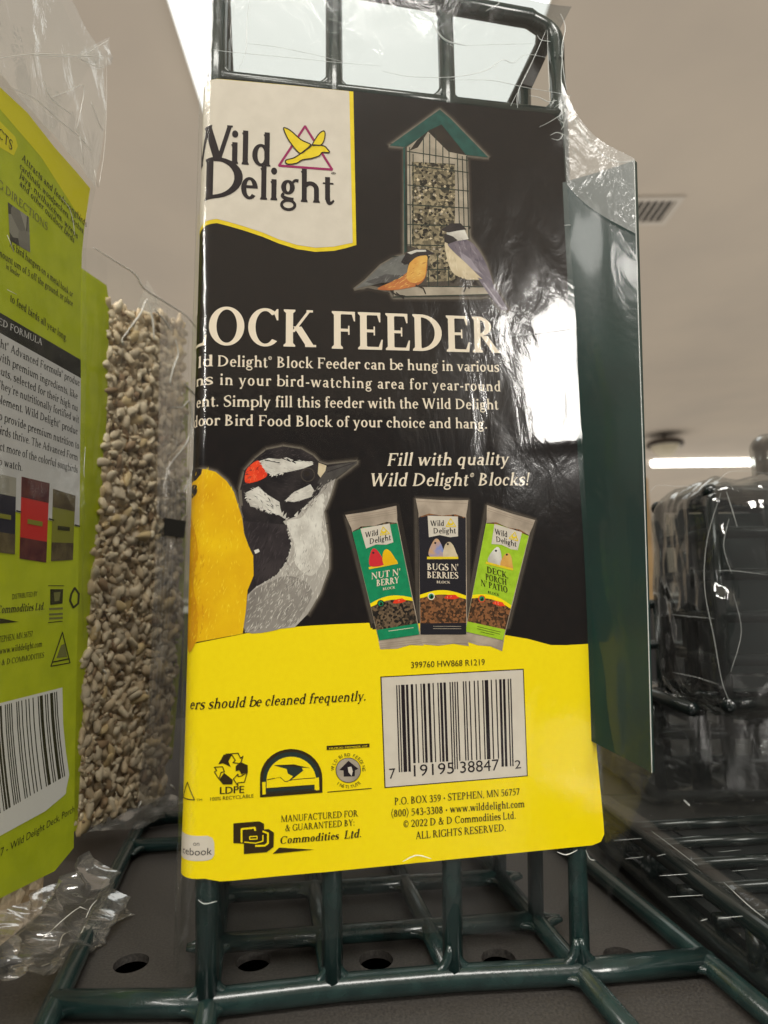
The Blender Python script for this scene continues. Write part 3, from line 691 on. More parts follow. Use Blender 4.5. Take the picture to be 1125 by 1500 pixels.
# feeder picture
o = (500, 130); k = 3.125
def halo(pts, o, k, L=1):
    for wd_, m_, l_ in ((13, m_h1, L), (8, m_h2, L + .3), (4.5, m_h3, L + .6)): P.zline(pts, o, k, wd_, m_, l_, True)
roof = [(220, 262), (450, 97), (500, 140), (672, 316), (570, 304), (458, 165), (400, 192), (350, 232), (292, 268)]
body = [(292, 268), (400, 192), (490, 250), (572, 306), (585, 690), (592, 905), (690, 945), (640, 955), (240, 955), (225, 930), (230, 800), (288, 760)]
nut = [(60, 918), (110, 880), (180, 810), (240, 775), (280, 765), (300, 748), (345, 733), (390, 736), (425, 756), (395, 770), (388, 800), (385, 860), (350, 900), (290, 916), (200, 922), (120, 905)]
chk = [(470, 650), (500, 618), (545, 620), (575, 645), (590, 690), (625, 735), (660, 800), (690, 895), (762, 1012), (735, 1016), (680, 945), (625, 872), (560, 872), (505, 830), (475, 760), (470, 700)]
halo(roof, o, k); halo(nut, o, k); halo(chk, o, k); halo(body, o, k)
P.zp(body, o, k, m_h2, 2)
P.zp([(300, 268), (400, 196), (490, 252), (572, 306), (584, 690), (520, 690), (520, 345), (322, 335), (322, 720), (303, 720)], o, k, m_pale, 2.4)
P.zp([(240, 905), (680, 908), (690, 940), (240, 950)], o, k, m_pale, 2.2)
P.zp([(283, 270), (303, 268), (303, 745), (288, 752)], o, k, m_teal, 2.6)
P.zp([(320, 336), (380, 332), (520, 350), (526, 560), (535, 700), (525, 880), (390, 885), (385, 745), (320, 722)], o, k, m_seed, 2.8)
P.zp([(455, 150), (572, 306), (490, 290), (395, 196)], o, k, m_und, 3)
P.zp([(345, 238), (400, 192), (350, 270), (312, 285)], o, k, m_und, 3)
for a_, b_ in (((300, 288), (580, 330)), ((303, 350), (580, 385)), ((303, 442), (582, 470)), ((303, 532), (584, 548)), ((303, 622), (585, 632)), ((303, 716), (586, 722)), ((388, 830), (520, 826)), ((230, 770), (300, 770)), ((240, 905), (650, 908)), ((235, 955), (690, 942))): P.zline([a_, b_], o, k, 1.5, m_wirep, 3.4)
for x0_v, y0_v, x1_v, y1_v in ((312, 270, 316, 730), (328, 300, 328, 720), (375, 220, 375, 345), (404, 210, 404, 345), (432, 212, 432, 345), (464, 250, 464, 350), (492, 275, 493, 360), (530, 300, 540, 640), (553, 310, 562, 660), (572, 310, 583, 690), (395, 760, 400, 905), (440, 760, 440, 905), (490, 830, 490, 905)): P.zline([(x0_v, y0_v), (x1_v, y1_v)], o, k, 1.4, m_wirep, 3.5)
P.zp(roof, o, k, m_teal, 3.8)
P.zp([(60, 918), (110, 880), (180, 810), (240, 775), (290, 760), (305, 800), (300, 850), (240, 878), (170, 893), (100, 908)], o, k, m_gry, 4)
P.zp([(110, 886), (200, 850), (290, 856), (230, 885), (150, 895)], o, k, K('print_wing_dark', (84, 82, 80), (66, 64, 64), 400), 4.2)
P.zp([(165, 916), (240, 880), (300, 842), (330, 800), (388, 780), (385, 860), (350, 900), (290, 916), (220, 924)], o, k, m_orad, 4.1, True)
P.zp([(300, 845), (315, 795), (355, 768), (392, 768), (388, 820), (380, 866), (345, 890), (305, 880)], o, k, m_ora, 4.4, True)
P.zp([(272, 795), (298, 752), (340, 736), (390, 736), (430, 758), (385, 764), (345, 768), (310, 800), (290, 808)], o, k, m_fblk, 4.6)
P.zp([(300, 752), (340, 739), (386, 739), (388, 747), (345, 749), (318, 760)], o, k, m_fwht, 4.8)
for l_ in ([(225, 925), (250, 945), (290, 950)], [(250, 935), (285, 960)], [(340, 900), (375, 915), (385, 940)], [(350, 905), (390, 905)]): P.zline(l_, o, k, 1.8, m_und, 4.5)
P.zp([(472, 720), (490, 700), (560, 690), (600, 720), (650, 860), (600, 875), (550, 868), (500, 830)], o, k, m_buff, 4.6, True)
P.zp([(488, 708), (560, 690), (612, 722), (660, 800), (690, 892), (645, 872), (570, 800), (510, 745)], o, k, m_lil, 4.8, True)
P.zp([(540, 745), (590, 780), (640, 850), (600, 830), (550, 780)], o, k, m_lil2, 5)
P.zp([(622, 865), (690, 890), (762, 1012), (735, 1016), (675, 945)], o, k, m_lil, 4.9); P.zline([(650, 890), (735, 1005)], o, k, 2, m_lil2, 5.1)
P.zp([(480, 660), (560, 640), (582, 690), (520, 700), (490, 690)], o, k, m_fwht, 5)
P.zp([(455, 648), (500, 618), (545, 618), (572, 646), (530, 652), (490, 660)], o, k, m_fblk, 5.2); P.zp([(472, 664), (510, 678), (532, 696), (490, 712), (470, 702)], o, k, m_fblk, 5.3)
for l_ in ([(530, 860), (510, 890)], [(545, 865), (570, 905), (560, 930)], [(525, 875), (500, 885)], [(560, 870), (585, 915)]): P.zline(l_, o, k, 2, m_und, 5)
# headline and body copy
P.text('LOCK', (262, 504), (463, 509), 55, m_cream, 4, 'bold'); P.text('FEEDER', (486, 511), (734, 517.5), 53.5, m_cream, 4, 'bold')
P.text('ld', (287, 536.3), (312, 536.8), 16, m_cream, 4); P.text('Delight® Block Feeder can be hung in various', (319, 537), (731, 545), 15.5, m_cream, 4)
P.text('ns', (282, 563), (312, 563.5), 16, m_cream, 4); P.text('in your bird-watching area for year-round', (322, 564), (733, 573.5), 15.5, m_cream, 4, track=.045)
P.text('ent. Simply fill this feeder with the Wild Delight', (284, 595.3), (730, 600), 15.5, m_cream, 4)
P.text('door Bird Food Block of your choice and hang.', (276, 623), (713, 628), 15.5, m_cream, 4)
P.text('Fill with quality', (567, 682.5), (744, 681), 18, m_cream, 4, slant=.2); P.text('Wild Delight® Blocks!', (540, 712.5), (773, 711), 18.5, m_cream, 4, slant=.2)
# goldfinch and woodpecker
o = (260, 630); k = 3.75
wp = [(350, 412), (343, 330), (370, 220), (430, 155), (490, 108), (580, 90), (680, 105), (745, 142), (780, 178), (822, 190), (985, 172), (985, 182), (868, 272), (838, 370), (805, 450), (817, 520), (832, 650), (832, 760), (782, 900), (715, 1010), (645, 1082), (370, 1112), (385, 900), (410, 690), (370, 570)]
gfp = [(20, 1180), (20, 300), (60, 222), (110, 215), (150, 214), (210, 230), (270, 280), (310, 340), (332, 410), (355, 480), (366, 570), (392, 640), (416, 690), (418, 800), (385, 880), (375, 1000), (358, 1118)]
halo(wp[:-5], o, k); halo(gfp[2:-4], o, k)
P.zp(wp, o, k, m_fblk, 2)
P.zp([(580, 502), (660, 470), (705, 415), (765, 365), (805, 300), (868, 265), (838, 370), (805, 450), (817, 520), (832, 650), (832, 760), (782, 900), (715, 1010), (645, 1082), (370, 1112), (385, 905), (430, 862), (540, 800), (600, 722), (628, 625), (606, 540)], o, k, m_brst, 2.6)
P.zp([(400, 905), (520, 830), (600, 800), (700, 830), (740, 900), (690, 1000), (620, 1075), (375, 1108)], o, k, m_brst2, 2.8, True)
P.zp([(600, 505), (680, 480), (740, 400), (800, 350), (800, 450), (790, 560), (810, 680), (740, 800), (650, 740), (640, 620)], o, k, m_fwht, 2.9, True)
P.zp([(360, 500), (600, 520), (625, 620), (600, 715), (540, 795), (432, 858), (408, 690), (370, 570)], o, k, K('print_wing_black', (44, 38, 40), (62, 55, 56), 200), 2.9)
P.zp([(815, 205), (980, 174), (984, 182), (860, 272), (800, 305), (768, 292)], o, k, K('print_beak', (66, 62, 60), (88, 84, 80), 300), 3.2)
P.zline([(820, 232), (972, 180)], o, k, 1.2, m_fblk, 3.4)
P.zp([(775, 180), (818, 196), (812, 225), (785, 262), (770, 240)], o, k, m_buff, 3.3)
P.zp([(445, 172), (500, 155), (560, 160), (600, 150), (650, 172), (740, 172), (746, 190), (690, 212), (620, 228), (560, 238), (520, 250), (485, 228), (465, 200)], o, k, m_fwht, 3)
for l_ in ([(560, 150), (620, 172), (680, 165)], [(600, 158), (650, 182)], [(480, 165), (560, 180)]): P.zline(l_, o, k, 1.6, m_fblk, 3.2)
P.zp([(375, 290), (373, 235), (398, 195), (445, 168), (470, 208), (493, 240), (480, 262), (430, 284)], o, k, m_red, 3.2, True)
P.zp([(372, 345), (405, 330), (445, 310), (480, 345), (505, 362), (560, 395), (565, 430), (578, 472), (540, 462), (520, 455), (460, 432), (400, 420), (388, 388)], o, k, m_fwht, 3)
P.zp([(590, 388), (640, 340), (690, 318), (730, 298), (750, 330), (735, 368), (690, 382), (640, 396)], o, k, m_fwht, 3)
P.circ((260 + 716 / k, 630 + 246 / k), 10.5, m_h2, 3.4); P.circ((260 + 716 / k, 630 + 246 / k), 9, m_fblk, 3.6); P.circ((260 + 710 / k, 630 + 240 / k), 4.4, m_h1, 3.8)
P.zp([(420, 662), (445, 652), (452, 668), (428, 680)], o, k, m_fwht, 3.2); P.zp([(440, 722), (488, 686), (502, 712), (498, 735), (460, 746), (442, 740)], o, k, m_fwht, 3.2)
P.zp(gfp, o, k, m_gf, 4)
P.zp([(20, 520), (90, 560), (110, 700), (80, 840), (110, 1000), (100, 1165), (20, 1175)], o, k, m_gfd, 4.3, True)
P.zp([(20, 205), (110, 208), (135, 215), (130, 240), (95, 270), (60, 275), (20, 280)], o, k, m_fblk, 4.5); P.zp([(40, 300), (92, 296), (104, 318), (98, 345), (70, 362), (40, 360)], o, k, m_fblk, 4.5, True)
rd = random.Random(3)
def inside(x, y, q):
    c_ = False
    for (x0_v, y0_v), (x1_v, y1_v) in zip(q, q[1:] + q[:1]):
        if (y0_v > y) != (y1_v > y) and x < (x1_v - x0_v) * (y - y0_v) / (y1_v - y0_v) + x0_v: c_ = not c_
    return c_
def feathers(q, n, ms, L, ang, ln, w_=1.1, o=o, k=k):
    """fine printed barbs inside the outline q; ang is a number or a function of the place"""
    xs_ = [v[0] for v in q]; ys_ = [v[1] for v in q]; c_ = 0
    while c_ < n:
        x = rd.uniform(min(xs_), max(xs_)); y = rd.uniform(min(ys_), max(ys_))
        if not inside(x, y, q): continue
        c_ += 1; a_ = math.radians((ang(x, y) if callable(ang) else ang) + rd.gauss(0, 14)); l_ = ln * rd.uniform(.5, 1.3); ww = w_ * k * rd.uniform(.5, 1.2) / 2
        d_ = np.array([math.cos(a_), math.sin(a_)]); p_ = np.array([-d_[1], d_[0]]); b_ = np.array([x, y])
        P.zp([tuple(b_ - d_ * l_ / 2), tuple(b_ + p_ * ww), tuple(b_ + d_ * l_ / 2), tuple(b_ - p_ * ww)], o, k, rd.choice(ms), L + rd.random() * .25)
g1 = K('print_finch_light', (250, 216, 44)); g2 = K('print_finch_mid', (232, 180, 4)); g3 = K('print_finch_deep', (212, 152, 6))
feathers([(q_[0], q_[1]) for q_ in gfp if q_[0] > 0], 420, [m_gf, g2, g1, g1, g2], 4.5, lambda x, y: 100 - (x - 200) * .08, 34)
feathers([(60, 500), (110, 540), (150, 720), (120, 860), (150, 1010), (130, 1150), (60, 1165)], 150, [g2, g3, m_gfd], 4.55, 98, 30)
b1_ = K('print_breast_light', (222, 217, 207)); b2_ = K('print_breast_mid', (188, 182, 172)); b3_ = K('print_breast_deep', (140, 134, 127)); b4_ = K('print_breast_dark', (112, 107, 102))
breast = [(585, 505), (660, 472), (705, 418), (765, 368), (805, 305), (862, 275), (834, 370), (803, 450), (815, 520), (828, 650), (828, 760), (778, 900), (712, 1005), (642, 1078), (378, 1105), (390, 908), (432, 864), (540, 802), (602, 722), (630, 625), (610, 540)]
feathers(breast, 520, [b1_, b2_, b2_], 3.0, lambda x, y: 75 + (y - 400) * .07, 34)
feathers([(385, 905), (520, 815), (620, 790), (720, 860), (700, 990), (640, 1070), (380, 1105)], 260, [b2_, b3_, b3_, b4_], 3.1, 125, 30)
feathers([(600, 700), (700, 640), (740, 780), (640, 860), (560, 830)], 130, [b2_, b3_, b1_], 3.12, 110, 30)
feathers([(640, 510), (780, 420), (800, 560), (812, 700), (740, 760), (660, 640)], 170, [b1_, m_fwht], 3.15, 90, 26)
feathers([(770, 300), (850, 270), (760, 400), (690, 450)], 60, [b3_, b2_, b4_], 3.2, 130, 26)
feathers([(362, 505), (600, 525), (622, 620), (598, 712), (538, 792), (434, 855), (410, 690), (372, 570)], 220, [m_fblk, K('print_wing_grey', (70, 62, 64)), K('print_wing_dark2', (50, 44, 46))], 3.0, 115, 44, 1.3)
feathers([(372, 345), (445, 312), (505, 362), (560, 395), (575, 468), (520, 455), (400, 420)], 110, [m_fwht, b1_, b2_, m_fblk], 3.15, 38, 30)
feathers([(445, 172), (560, 158), (740, 172), (744, 190), (620, 228), (520, 250), (465, 200)], 110, [m_fwht, b1_, b2_], 3.12, 12, 30)
feathers([(590, 388), (640, 340), (730, 298), (750, 330), (735, 368), (640, 396)], 60, [m_fwht, b2_, b1_], 3.12, 160, 26)
feathers([(372, 410), (345, 330), (375, 220), (440, 155), (500, 112), (600, 95), (720, 130), (770, 185), (640, 150), (480, 165), (380, 300)], 90, [K('print_cap_grey', (66, 58, 58)), m_fblk], 3.1, 160, 24)
feathers([(376, 288), (376, 238), (400, 198), (445, 172), (468, 208), (490, 240), (430, 282)], 60, [m_red, K('print_red_light', (246, 110, 66)), K('print_red_deep', (206, 50, 30))], 3.3, 110, 24)
feathers([(490, 250), (640, 236), (760, 215), (740, 290), (600, 380), (500, 340), (480, 300)], 70, [m_fblk, K('print_cheek_grey', (58, 52, 52))], 3.05, 10, 30)
# ragged white edges against the black
for _ in range(70):
    i_ = rd.choice([(580, 500, 700, 425), (606, 540, 628, 625), (628, 625, 602, 722), (602, 722, 540, 800), (540, 800, 432, 862), (372, 345, 388, 388), (388, 388, 460, 432), (460, 432, 578, 472), (590, 388, 690, 382), (465, 200, 520, 250), (520, 250, 620, 228)])
    t_ = rd.random(); x = i_[0] + (i_[2] - i_[0]) * t_; y = i_[1] + (i_[3] - i_[1]) * t_; a_ = math.radians(rd.choice([120, 100, 140, 150])); l_ = rd.uniform(8, 17)
    P.zp([(x - 5, y - 3), (x + l_ * math.cos(a_), y + l_ * math.sin(a_)), (x + 5, y + 3)], o, k, rd.choice([b1_, m_fwht, b2_]), 3.35)
oo, kk = (500, 130), 3.125
feathers([(175, 912), (240, 880), (300, 845), (330, 800), (385, 785), (383, 858), (345, 895), (285, 912)], 90, [m_ora, m_orad, K('print_orange_light', (232, 190, 104))], 4.5, 150, 24, .8, oo, kk)
feathers([(90, 910), (180, 815), (240, 780), (290, 765), (300, 845), (240, 875)], 60, [m_gry, K('print_slate', (88, 88, 88)), K('print_slate_light', (134, 134, 130))], 4.3, 140, 30, .8, oo, kk)
feathers([(492, 710), (560, 692), (610, 724), (658, 800), (686, 886), (645, 870), (570, 800), (512, 745)], 80, [m_lil, m_lil2, K('print_lilac_deep', (84, 76, 88))], 5, 60, 36, .8, oo, kk)
feathers([(478, 725), (500, 760), (560, 830), (600, 870), (550, 865), (505, 826)], 50, [m_buff, K('print_buff_light', (226, 212, 184)), K('print_buff_deep', (168, 150, 122))], 4.7, 80, 26, .8, oo, kk)
for _ in range(150):
    x, y = rd.uniform(325, 515), rd.uniform(350, 870)
    if x < 390 and y > 720: continue
    P.zp([(x - 6, y), (x, y - rd.uniform(4, 10)), (x + rd.uniform(5, 11), y), (x, y + rd.uniform(4, 8))], oo, kk, rd.choice([m_pale, m_seed, m_und, m_blk, m_buff, m_blk]), 2.95)
# jagged feather edges
for (x, y) in ((560, 470), (575, 480), (640, 470), (690, 430), (720, 400), (745, 382), (600, 520), (622, 590)): P.zp([(x, y), (x + 24, y - 26), (x + 18, y + 8)], o, k, m_fwht, 3.3)
# the three packs
o = (490, 700); k = 3.309
def pack(q, main, nut_m, txt, tcol, bird_m, fr, ink=None):
    """q: top-left, top-right, bottom-right, bottom-left in zoom pixels"""
    def b(s, t):
        a_ = np.array(q[0]) * (1 - s) + np.array(q[1]) * s; c_ = np.array(q[3]) * (1 - s) + np.array(q[2]) * s
        r = a_ * (1 - t) + c_ * t; return (o[0] + r[0] / k, o[1] + r[1] / k)
    for wd_, m_, l_ in ((9, m_h1, 1.2), (5, m_h2, 1.4)): P.line([b(0, 0), b(1, 0), b(1, .82), b(0, .82)], wd_, m_, l_, True)
    P.poly([b(0, 0), b(.5, .006), b(1, 0), b(.98, .06), b(.96, .1), b(.97, .9), b(1, 1), b(.7, .985), b(.4, 1), b(.02, .99), b(.04, .9), b(.05, .1), b(.03, .06)], m_film, 2)
    for t in (.02, .035, .05, .95, .965, .98): P.line([b(.03, t), b(.97, t + .004)], .6, K('print_seal', (150, 136, 120)), 2.4)
    P.poly([b(.05, .13), b(.3, .11), b(.95, .125), b(.95, .92), b(.05, .925)], main, 3)
    P.poly([b(.06, .125), b(.25, .1), b(.5, .112), b(.75, .1), b(.95, .12), b(.95, .14), b(.06, .14)], nut_m, 2.8)
    P.poly([b(.22, .115), b(.8, .115), b(.8, .25), b(.65, .258), b(.45, .245), b(.24, .262)], m_wht, 4)
    P.text('Wild', b(.27, .185), b(.53, .182), 8, m_ink, 5, 'logo'); P.text('Delight', b(.33, .235), b(.76, .23), 8, m_ink, 5, 'logo')
    P.line([b(.66, .13), b(.57, .185), b(.76, .185)], 1.2, m_gold, 5, True); P.poly([b(.6, .15), b(.66, .165), b(.72, .15), b(.7, .175), b(.62, .18)], m_gold, 5.2)
    P.poly([b(.26, .395), b(.24, .35), b(.34, .28), b(.42, .275), b(.5, .33), b(.52, .395)], bird_m[0], 4, True); P.poly([b(.52, .395), b(.54, .32), b(.62, .29), b(.7, .31), b(.76, .36), b(.78, .395)], bird_m[1], 4.2, True)
    P.circ(b(.36, .3), 1.6, m_fblk, 4.6); P.circ(b(.6, .305), 1.6, m_fblk, 4.6)
    P.poly([b(.2, .395), b(.8, .39), b(.8, .405), b(.2, .412)], m_gold, 4.4)
    n = len(txt); t0 = .485 if n == 2 else .47
    for i, s in enumerate(txt):
        a_, c_ = ((.2, .8) if len(s) > 5 else (.27, .74)); t = t0 + i * (.055 if n == 2 else .052)
        P.text(s, b(a_, t), b(c_, t), 9.5 if n == 2 else 9, tcol, 5, 'bold')
    P.text('BLOCK', b(.38, t0 + (n - 1) * .054 + .035), b(.64, t0 + (n - 1) * .054 + .035), 3.6, tcol, 5, 'bold')
    P.poly([b(.05, .69)] + [b(.05 + .9 * i / 10, .655 - .035 * math.sin(math.pi * i / 10)) for i in range(11)] + [b(.95, .69)], m_yel, 4)
    P.poly([b(.05, .70)] + [b(.05 + .9 * i / 10, .68 - .03 * math.sin(math.pi * i / 10)) for i in range(11)] + [b(.95, .84), b(.05, .85)], nut_m, 4.4)
    P.circ(b(.27, .665), 5.2, fr, 4.8); P.circ(b(.27, .665), 3.9, m_pale if fr is m_ink else m_grn, 5); P.poly([b(.24, .675), b(.28, .65), b(.31, .67), b(.28, .68)], m_blk, 5.2)
    P.poly([b(.52, .675), b(.58, .652), b(.74, .65), b(.82, .672), b(.7, .682), b(.58, .68)], m_red, 4.8); P.text('NEW', b(.58, .675), b(.74, .673), 3, m_cream, 5)
    P.poly([b(.05, .85), b(.95, .84), b(.95, .92), b(.05, .925)], main, 4.6)
    for t in (.868, .884, .9):
        P.line([b(.3 if t < .9 else .4, t), b(.85 if t < .9 else .72, t - .002)], .7, tcol if main is not m_navy else m_pale, 5)
pack([(52, 180), (300, 135), (432, 812), (218, 838)], m_grn, m_nutd, ["NUT N'", 'BERRY'], m_cream, (m_bird_r, m_gf), m_h1)
pack([(393, 100), (648, 108), (650, 815), (405, 812)], m_navy, m_nut, ["BUGS N'", 'BERRIES'], m_cream, (m_bird_b, m_buff), m_cream)
pack([(738, 132), (972, 205), (812, 840), (615, 792)], m_lime, m_nut, ['DECK,', 'PORCH', "N' PATIO"], m_brn, (m_fwht, m_ora), m_red)
# small print on the yellow field
P.text('399760 HW868 R1219', (602, 978.5), (710, 974), 9.5, m_brn, 4, 'sans')
bx = [(557, 991), (767, 979.5), (773, 1137), (563, 1154.5)]
P.poly(bx, m_brn, 2); P.poly([(558.8, 992.4), (765.6, 981.1), (771.4, 1135.7), (564.6, 1152.8)], m_wht, 3)
Lc = ['0001101', '0011001', '0010011', '0111101', '0100011', '0110001', '0101111', '0111011', '0110111', '0001011']
code = '719195388472'; bits = '101' + ''.join(Lc[int(c)] for c in code[:6]) + '01010' + ''.join(''.join('10'[int(b)] for b in Lc[int(c)]) for c in code[6:]) + '101'
def bars(Q, bits, tl, tr, bl, br, drop, mt, L):
    """bars between the four corner pixels, guard bars longer by `drop` pixels"""
    i = 0; n = len(bits)
    while i < n:
        if bits[i] == '1':
            j = i
            while j < n and bits[j] == '1': j += 1
            g = drop if (i < 10 or i >= n - 10 or n // 2 - 3 <= i <= n // 2 + 2) else 0
            f0, f1 = i / n, j / n
            T = lambda f: (tl[0] + (tr[0] - tl[0]) * f, tl[1] + (tr[1] - tl[1]) * f); B = lambda f: (bl[0] + (br[0] - bl[0]) * f, bl[1] + (br[1] - bl[1]) * f + g)
            Q.poly([T(f0), T(f1), B(f1), B(f0)], mt, L); i = j
        else: i += 1
bars(P, bits, (580, 1003.5), (748.5, 994), (584, 1119), (752, 1110), 12, m_ink, 4)
P.text('7', (570, 1140.7), (579, 1140), 16, m_ink, 4, 'sans'); P.text('19195', (606, 1137), (665, 1132.5), 17.5, m_ink, 4.5, 'sans'); P.text('38847', (674, 1132), (731, 1128), 17.5, m_ink, 4.5, 'sans'); P.text('2', (754, 1126), (763, 1125), 13, m_ink, 4, 'sans')
P.text('P.O. BOX 359 • STEPHEN, MN 56757', (578, 1179), (761, 1164), 10.6, m_brn, 4); P.text('(800) 543-3308 • www.wilddelight.com', (573, 1196.5), (768, 1182), 10.8, m_brn, 4)
P.text('© 2022 D & D Commodities Ltd.', (591, 1212), (755, 1199), 10.8, m_brn, 4); P.text('ALL RIGHTS RESERVED.', (609, 1229), (740.5, 1217), 10.8, m_brn, 4)
P.text('ers should be cleaned frequently.', (276, 1039.8), (535, 1026), 14.5, m_brn, 4, slant=.2)
P.text('LDPE', (322, 1163), (357, 1161), 11, m_brn, 4, 'sans'); P.text('LDPE', (322.7, 1163), (357.7, 1161), 11, m_brn, 4.2, 'sans'); P.text('100% RECYCLABLE', (308, 1173), (371.5, 1168), 5.6, m_brn, 4, 'sans')
o = (260, 960); k = 3.516
Z = lambda pts, m_, L, s_=False: P.zp(pts, o, k, m_, L, s_)
ZL = lambda pts, w_, m_, L, c=False, s_=0: P.zline(pts, o, k, w_, m_, L, c, s_)
Z([(210, 560), (238, 510), (280, 512), (262, 545), (275, 575), (235, 555)], m_brn, 4); ZL([(248, 508), (312, 503), (325, 530), (338, 518), (325, 556), (285, 552), (298, 540), (280, 512)], 1.4, m_brn, 4, True)
Z([(300, 570), (325, 548), (362, 565), (362, 598), (330, 612), (318, 590), (300, 597)], m_brn, 4); ZL([(360, 600), (345, 652), (310, 656), (312, 672), (288, 636), (312, 610), (312, 624), (330, 620)], 1.4, m_brn, 4, True)
Z([(215, 640), (240, 604), (285, 640), (282, 664), (235, 664)], m_brn, 4); ZL([(190, 575), (232, 572), (242, 598), (225, 602), (214, 636), (190, 600), (202, 592)], 1.4, m_brn, 4, True)
# arched badge
def arch_(x0, x1, yb0, yb1, yt, top=.5):
    pts = [(x0, yb0)]; cx = (x0 + x1) / 2
    for i in range(19):
        a_ = math.pi - math.pi * i / 18; pts.append((cx + (x1 - x0) / 2 * math.cos(a_), yt + (x1 - x0) / 2 * .95 * (1 - math.sin(a_)) ))
    return pts + [(x1, yb1)]
Z(arch_(425, 746, 731, 706, 481), m_brn, 4); Z(arch_(441, 731, 712, 692, 496), m_teald, 4.2); Z(arch_(459, 713, 706, 690, 521), m_yel, 4.4)
Z([(436, 652), (454, 650), (454, 714), (438, 716)], m_yel, 4.6); Z([(710, 630), (728, 628), (730, 692), (712, 694)], m_yel, 4.6)
Z([(458, 682), (706, 664), (706, 690), (458, 708)], m_brn, 4.8); Z([(462, 687), (704, 669), (704, 685), (462, 703)], m_teald, 5)
ZL([(462, 640), (500, 632), (530, 628), (555, 650), (590, 640), (640, 635), (708, 630)], 1.2, m_brn, 4.8)
Z([(496, 566), (600, 562), (680, 578), (640, 578), (648, 592), (600, 630), (560, 655), (595, 622), (568, 608), (562, 584)], m_teald, 5); Z([(496, 564), (600, 560), (684, 580), (600, 572)], m_brn, 5.2)
# institute badge
Z([(768, 465), (988, 453), (988, 472), (768, 487)], m_brn, 4); P.text('PROUD MEMBER OF', (482, 1097.6), (538, 1093.8), 2.8, m_yel, 5, 'sans')
P.circ((510, 1128), 18.5, m_brn, 4); P.circ((510, 1128), 17.6, m_pale, 4.2)
Z([(832, 590), (880, 542), (932, 584), (914, 590), (912, 622), (856, 624), (854, 592)], m_ink, 4.6); Z([(876, 575), (895, 572), (902, 596), (896, 620), (880, 600)], m_wht, 5)
def ring_text(txt, c, r, a0, a1, cap, inward=False):
    for i, ch in enumerate(txt):
        if ch == ' ': continue
        a_ = math.radians(a0 + (a1 - a0) * i / (len(txt) - 1)); d = np.array([math.cos(a_), math.sin(a_)]); t = np.array([-d[1], d[0]])
        if inward: t = -t
        up = -d if inward else d
        for q in sans_glyphs(ch):
            q_ = [np.array(c) + d * r + t * (x - .33) * cap * 1.3 + up * (y) * cap * 1.36 for x, y in q]
            P.poly([tuple(v) for v in q_], m_brn, 5)
ring_text('WILD BIRD FEEDING', (510, 1128), 20.5, 184, 358, 5); ring_text('INSTITUTE', (510, 1128), 26.5, 125, 48, 5, True)
ZL([(773, 703), (998, 684)], 1.2, m_brn, 4)
# double D mark
Z([(288, 864), (420, 853), (446, 866), (446, 960), (430, 972), (288, 966)], m_brn, 4); Z([(342, 905), (470, 893), (497, 912), (495, 985), (460, 1012), (342, 1022)], m_brn, 4.2)
ZL([(330, 960), (330, 893), (398, 886), (400, 900)], 2.6, m_yel, 5); ZL([(345, 960), (402, 966), (440, 955), (440, 925)], 1.6, m_yel, 5); ZL([(372, 932), (410, 930), (410, 944), (372, 946)], 1.4, m_yel, 5, True); ZL([(440, 905), (466, 915), (466, 965), (450, 978), (402, 980)], 2.6, m_yel, 5)
Z([(490, 1021), (524, 988), (704, 999)], m_brn, 4)
P.text('MANUFACTURED FOR', (412, 1204), (524.5, 1195.5), 9.6, m_brn, 4); P.text('& GUARANTEED BY:', (418, 1217.5), (519, 1209), 9.6, m_brn, 4); P.text('Commodities', (410, 1236), (496, 1229), 11, m_brn, 4, 'bold', slant=.15); P.text('Ltd.', (504, 1228.5), (528.5, 1226), 12, m_brn, 4, 'bold', slant=.2)
# white tag cut by the left edge, warning triangle
P.poly([(225, 1226), (304, 1224), (311, 1227), (314, 1234), (314, 1252), (310, 1258), (302, 1260.5), (225, 1264)], m_wht, 3)
P.text('on', (283, 1239), (292, 1238.5), 7, m_ink, 4, 'sans'); P.text('cebook', (262, 1254.5), (310.5, 1251.5), 11, m_ink, 4, 'sans')
P.line([(258, 1174), (272, 1148), (285, 1172)], 1.6, m_brn, 4, True); P.text('TM', (288, 1173.5), (296, 1173), 3.6, m_brn, 4, 'sans')
LABEL = P.build('label', FEED)

# ---- shrink wrap
M_fl = film_mat('clear_film_front', haze=.001, rough=.12, bump=.10, bscale=150, boost=1.4)
M_web = film_mat('clear_film_web', tint=(.93, .94, .94), haze=.015, rough=.12, bump=.2, bscale=60, boost=.8, cap=.045)
M_webt = film_mat('clear_film_gathered', haze=.34, rough=.12, bump=.3, bscale=120, boost=1.6)
M_fl2 = film_mat('clear_film_loose', tint=(.60, .62, .615), haze=.08, rough=.12, bump=.2, bscale=60)
M_glint = mat('film_fold_glint', (236, 240, 236), .15, .6)  # whitish colour stands for the glint on folded film
M_glint.node_tree.nodes['Principled BSDF'].inputs['Alpha'].default_value = .42
FS = Sheet(A0 + fn * (WR + 1.15), PHI, wrap=4.3, corner=-1.7)
def bulge(u, z):
    g = lambda cu_, cz, su, sz: math.exp(-((u - cu_) / su) ** 2 - ((z - cz) / sz) ** 2)
    h = .25 * nz((u * .05, z * .035, 0), 1, 1) + .10 * nz((u * .16, z * .09, 0), 1, 2)
    h += .22 * g(74, 140, 12, 16) + .5 * g(80, 190, 7, 6) + .12 * g(62, 92, 14, 7) + .3 * max(0, 1 - abs(z - 109 - .12 * (u - 70)) / 3.0) * g(78, 109, 10, 9)
    return h * max(0, min(1, (u + 1) / 8))
mb = MB()
uR0 = 80.2
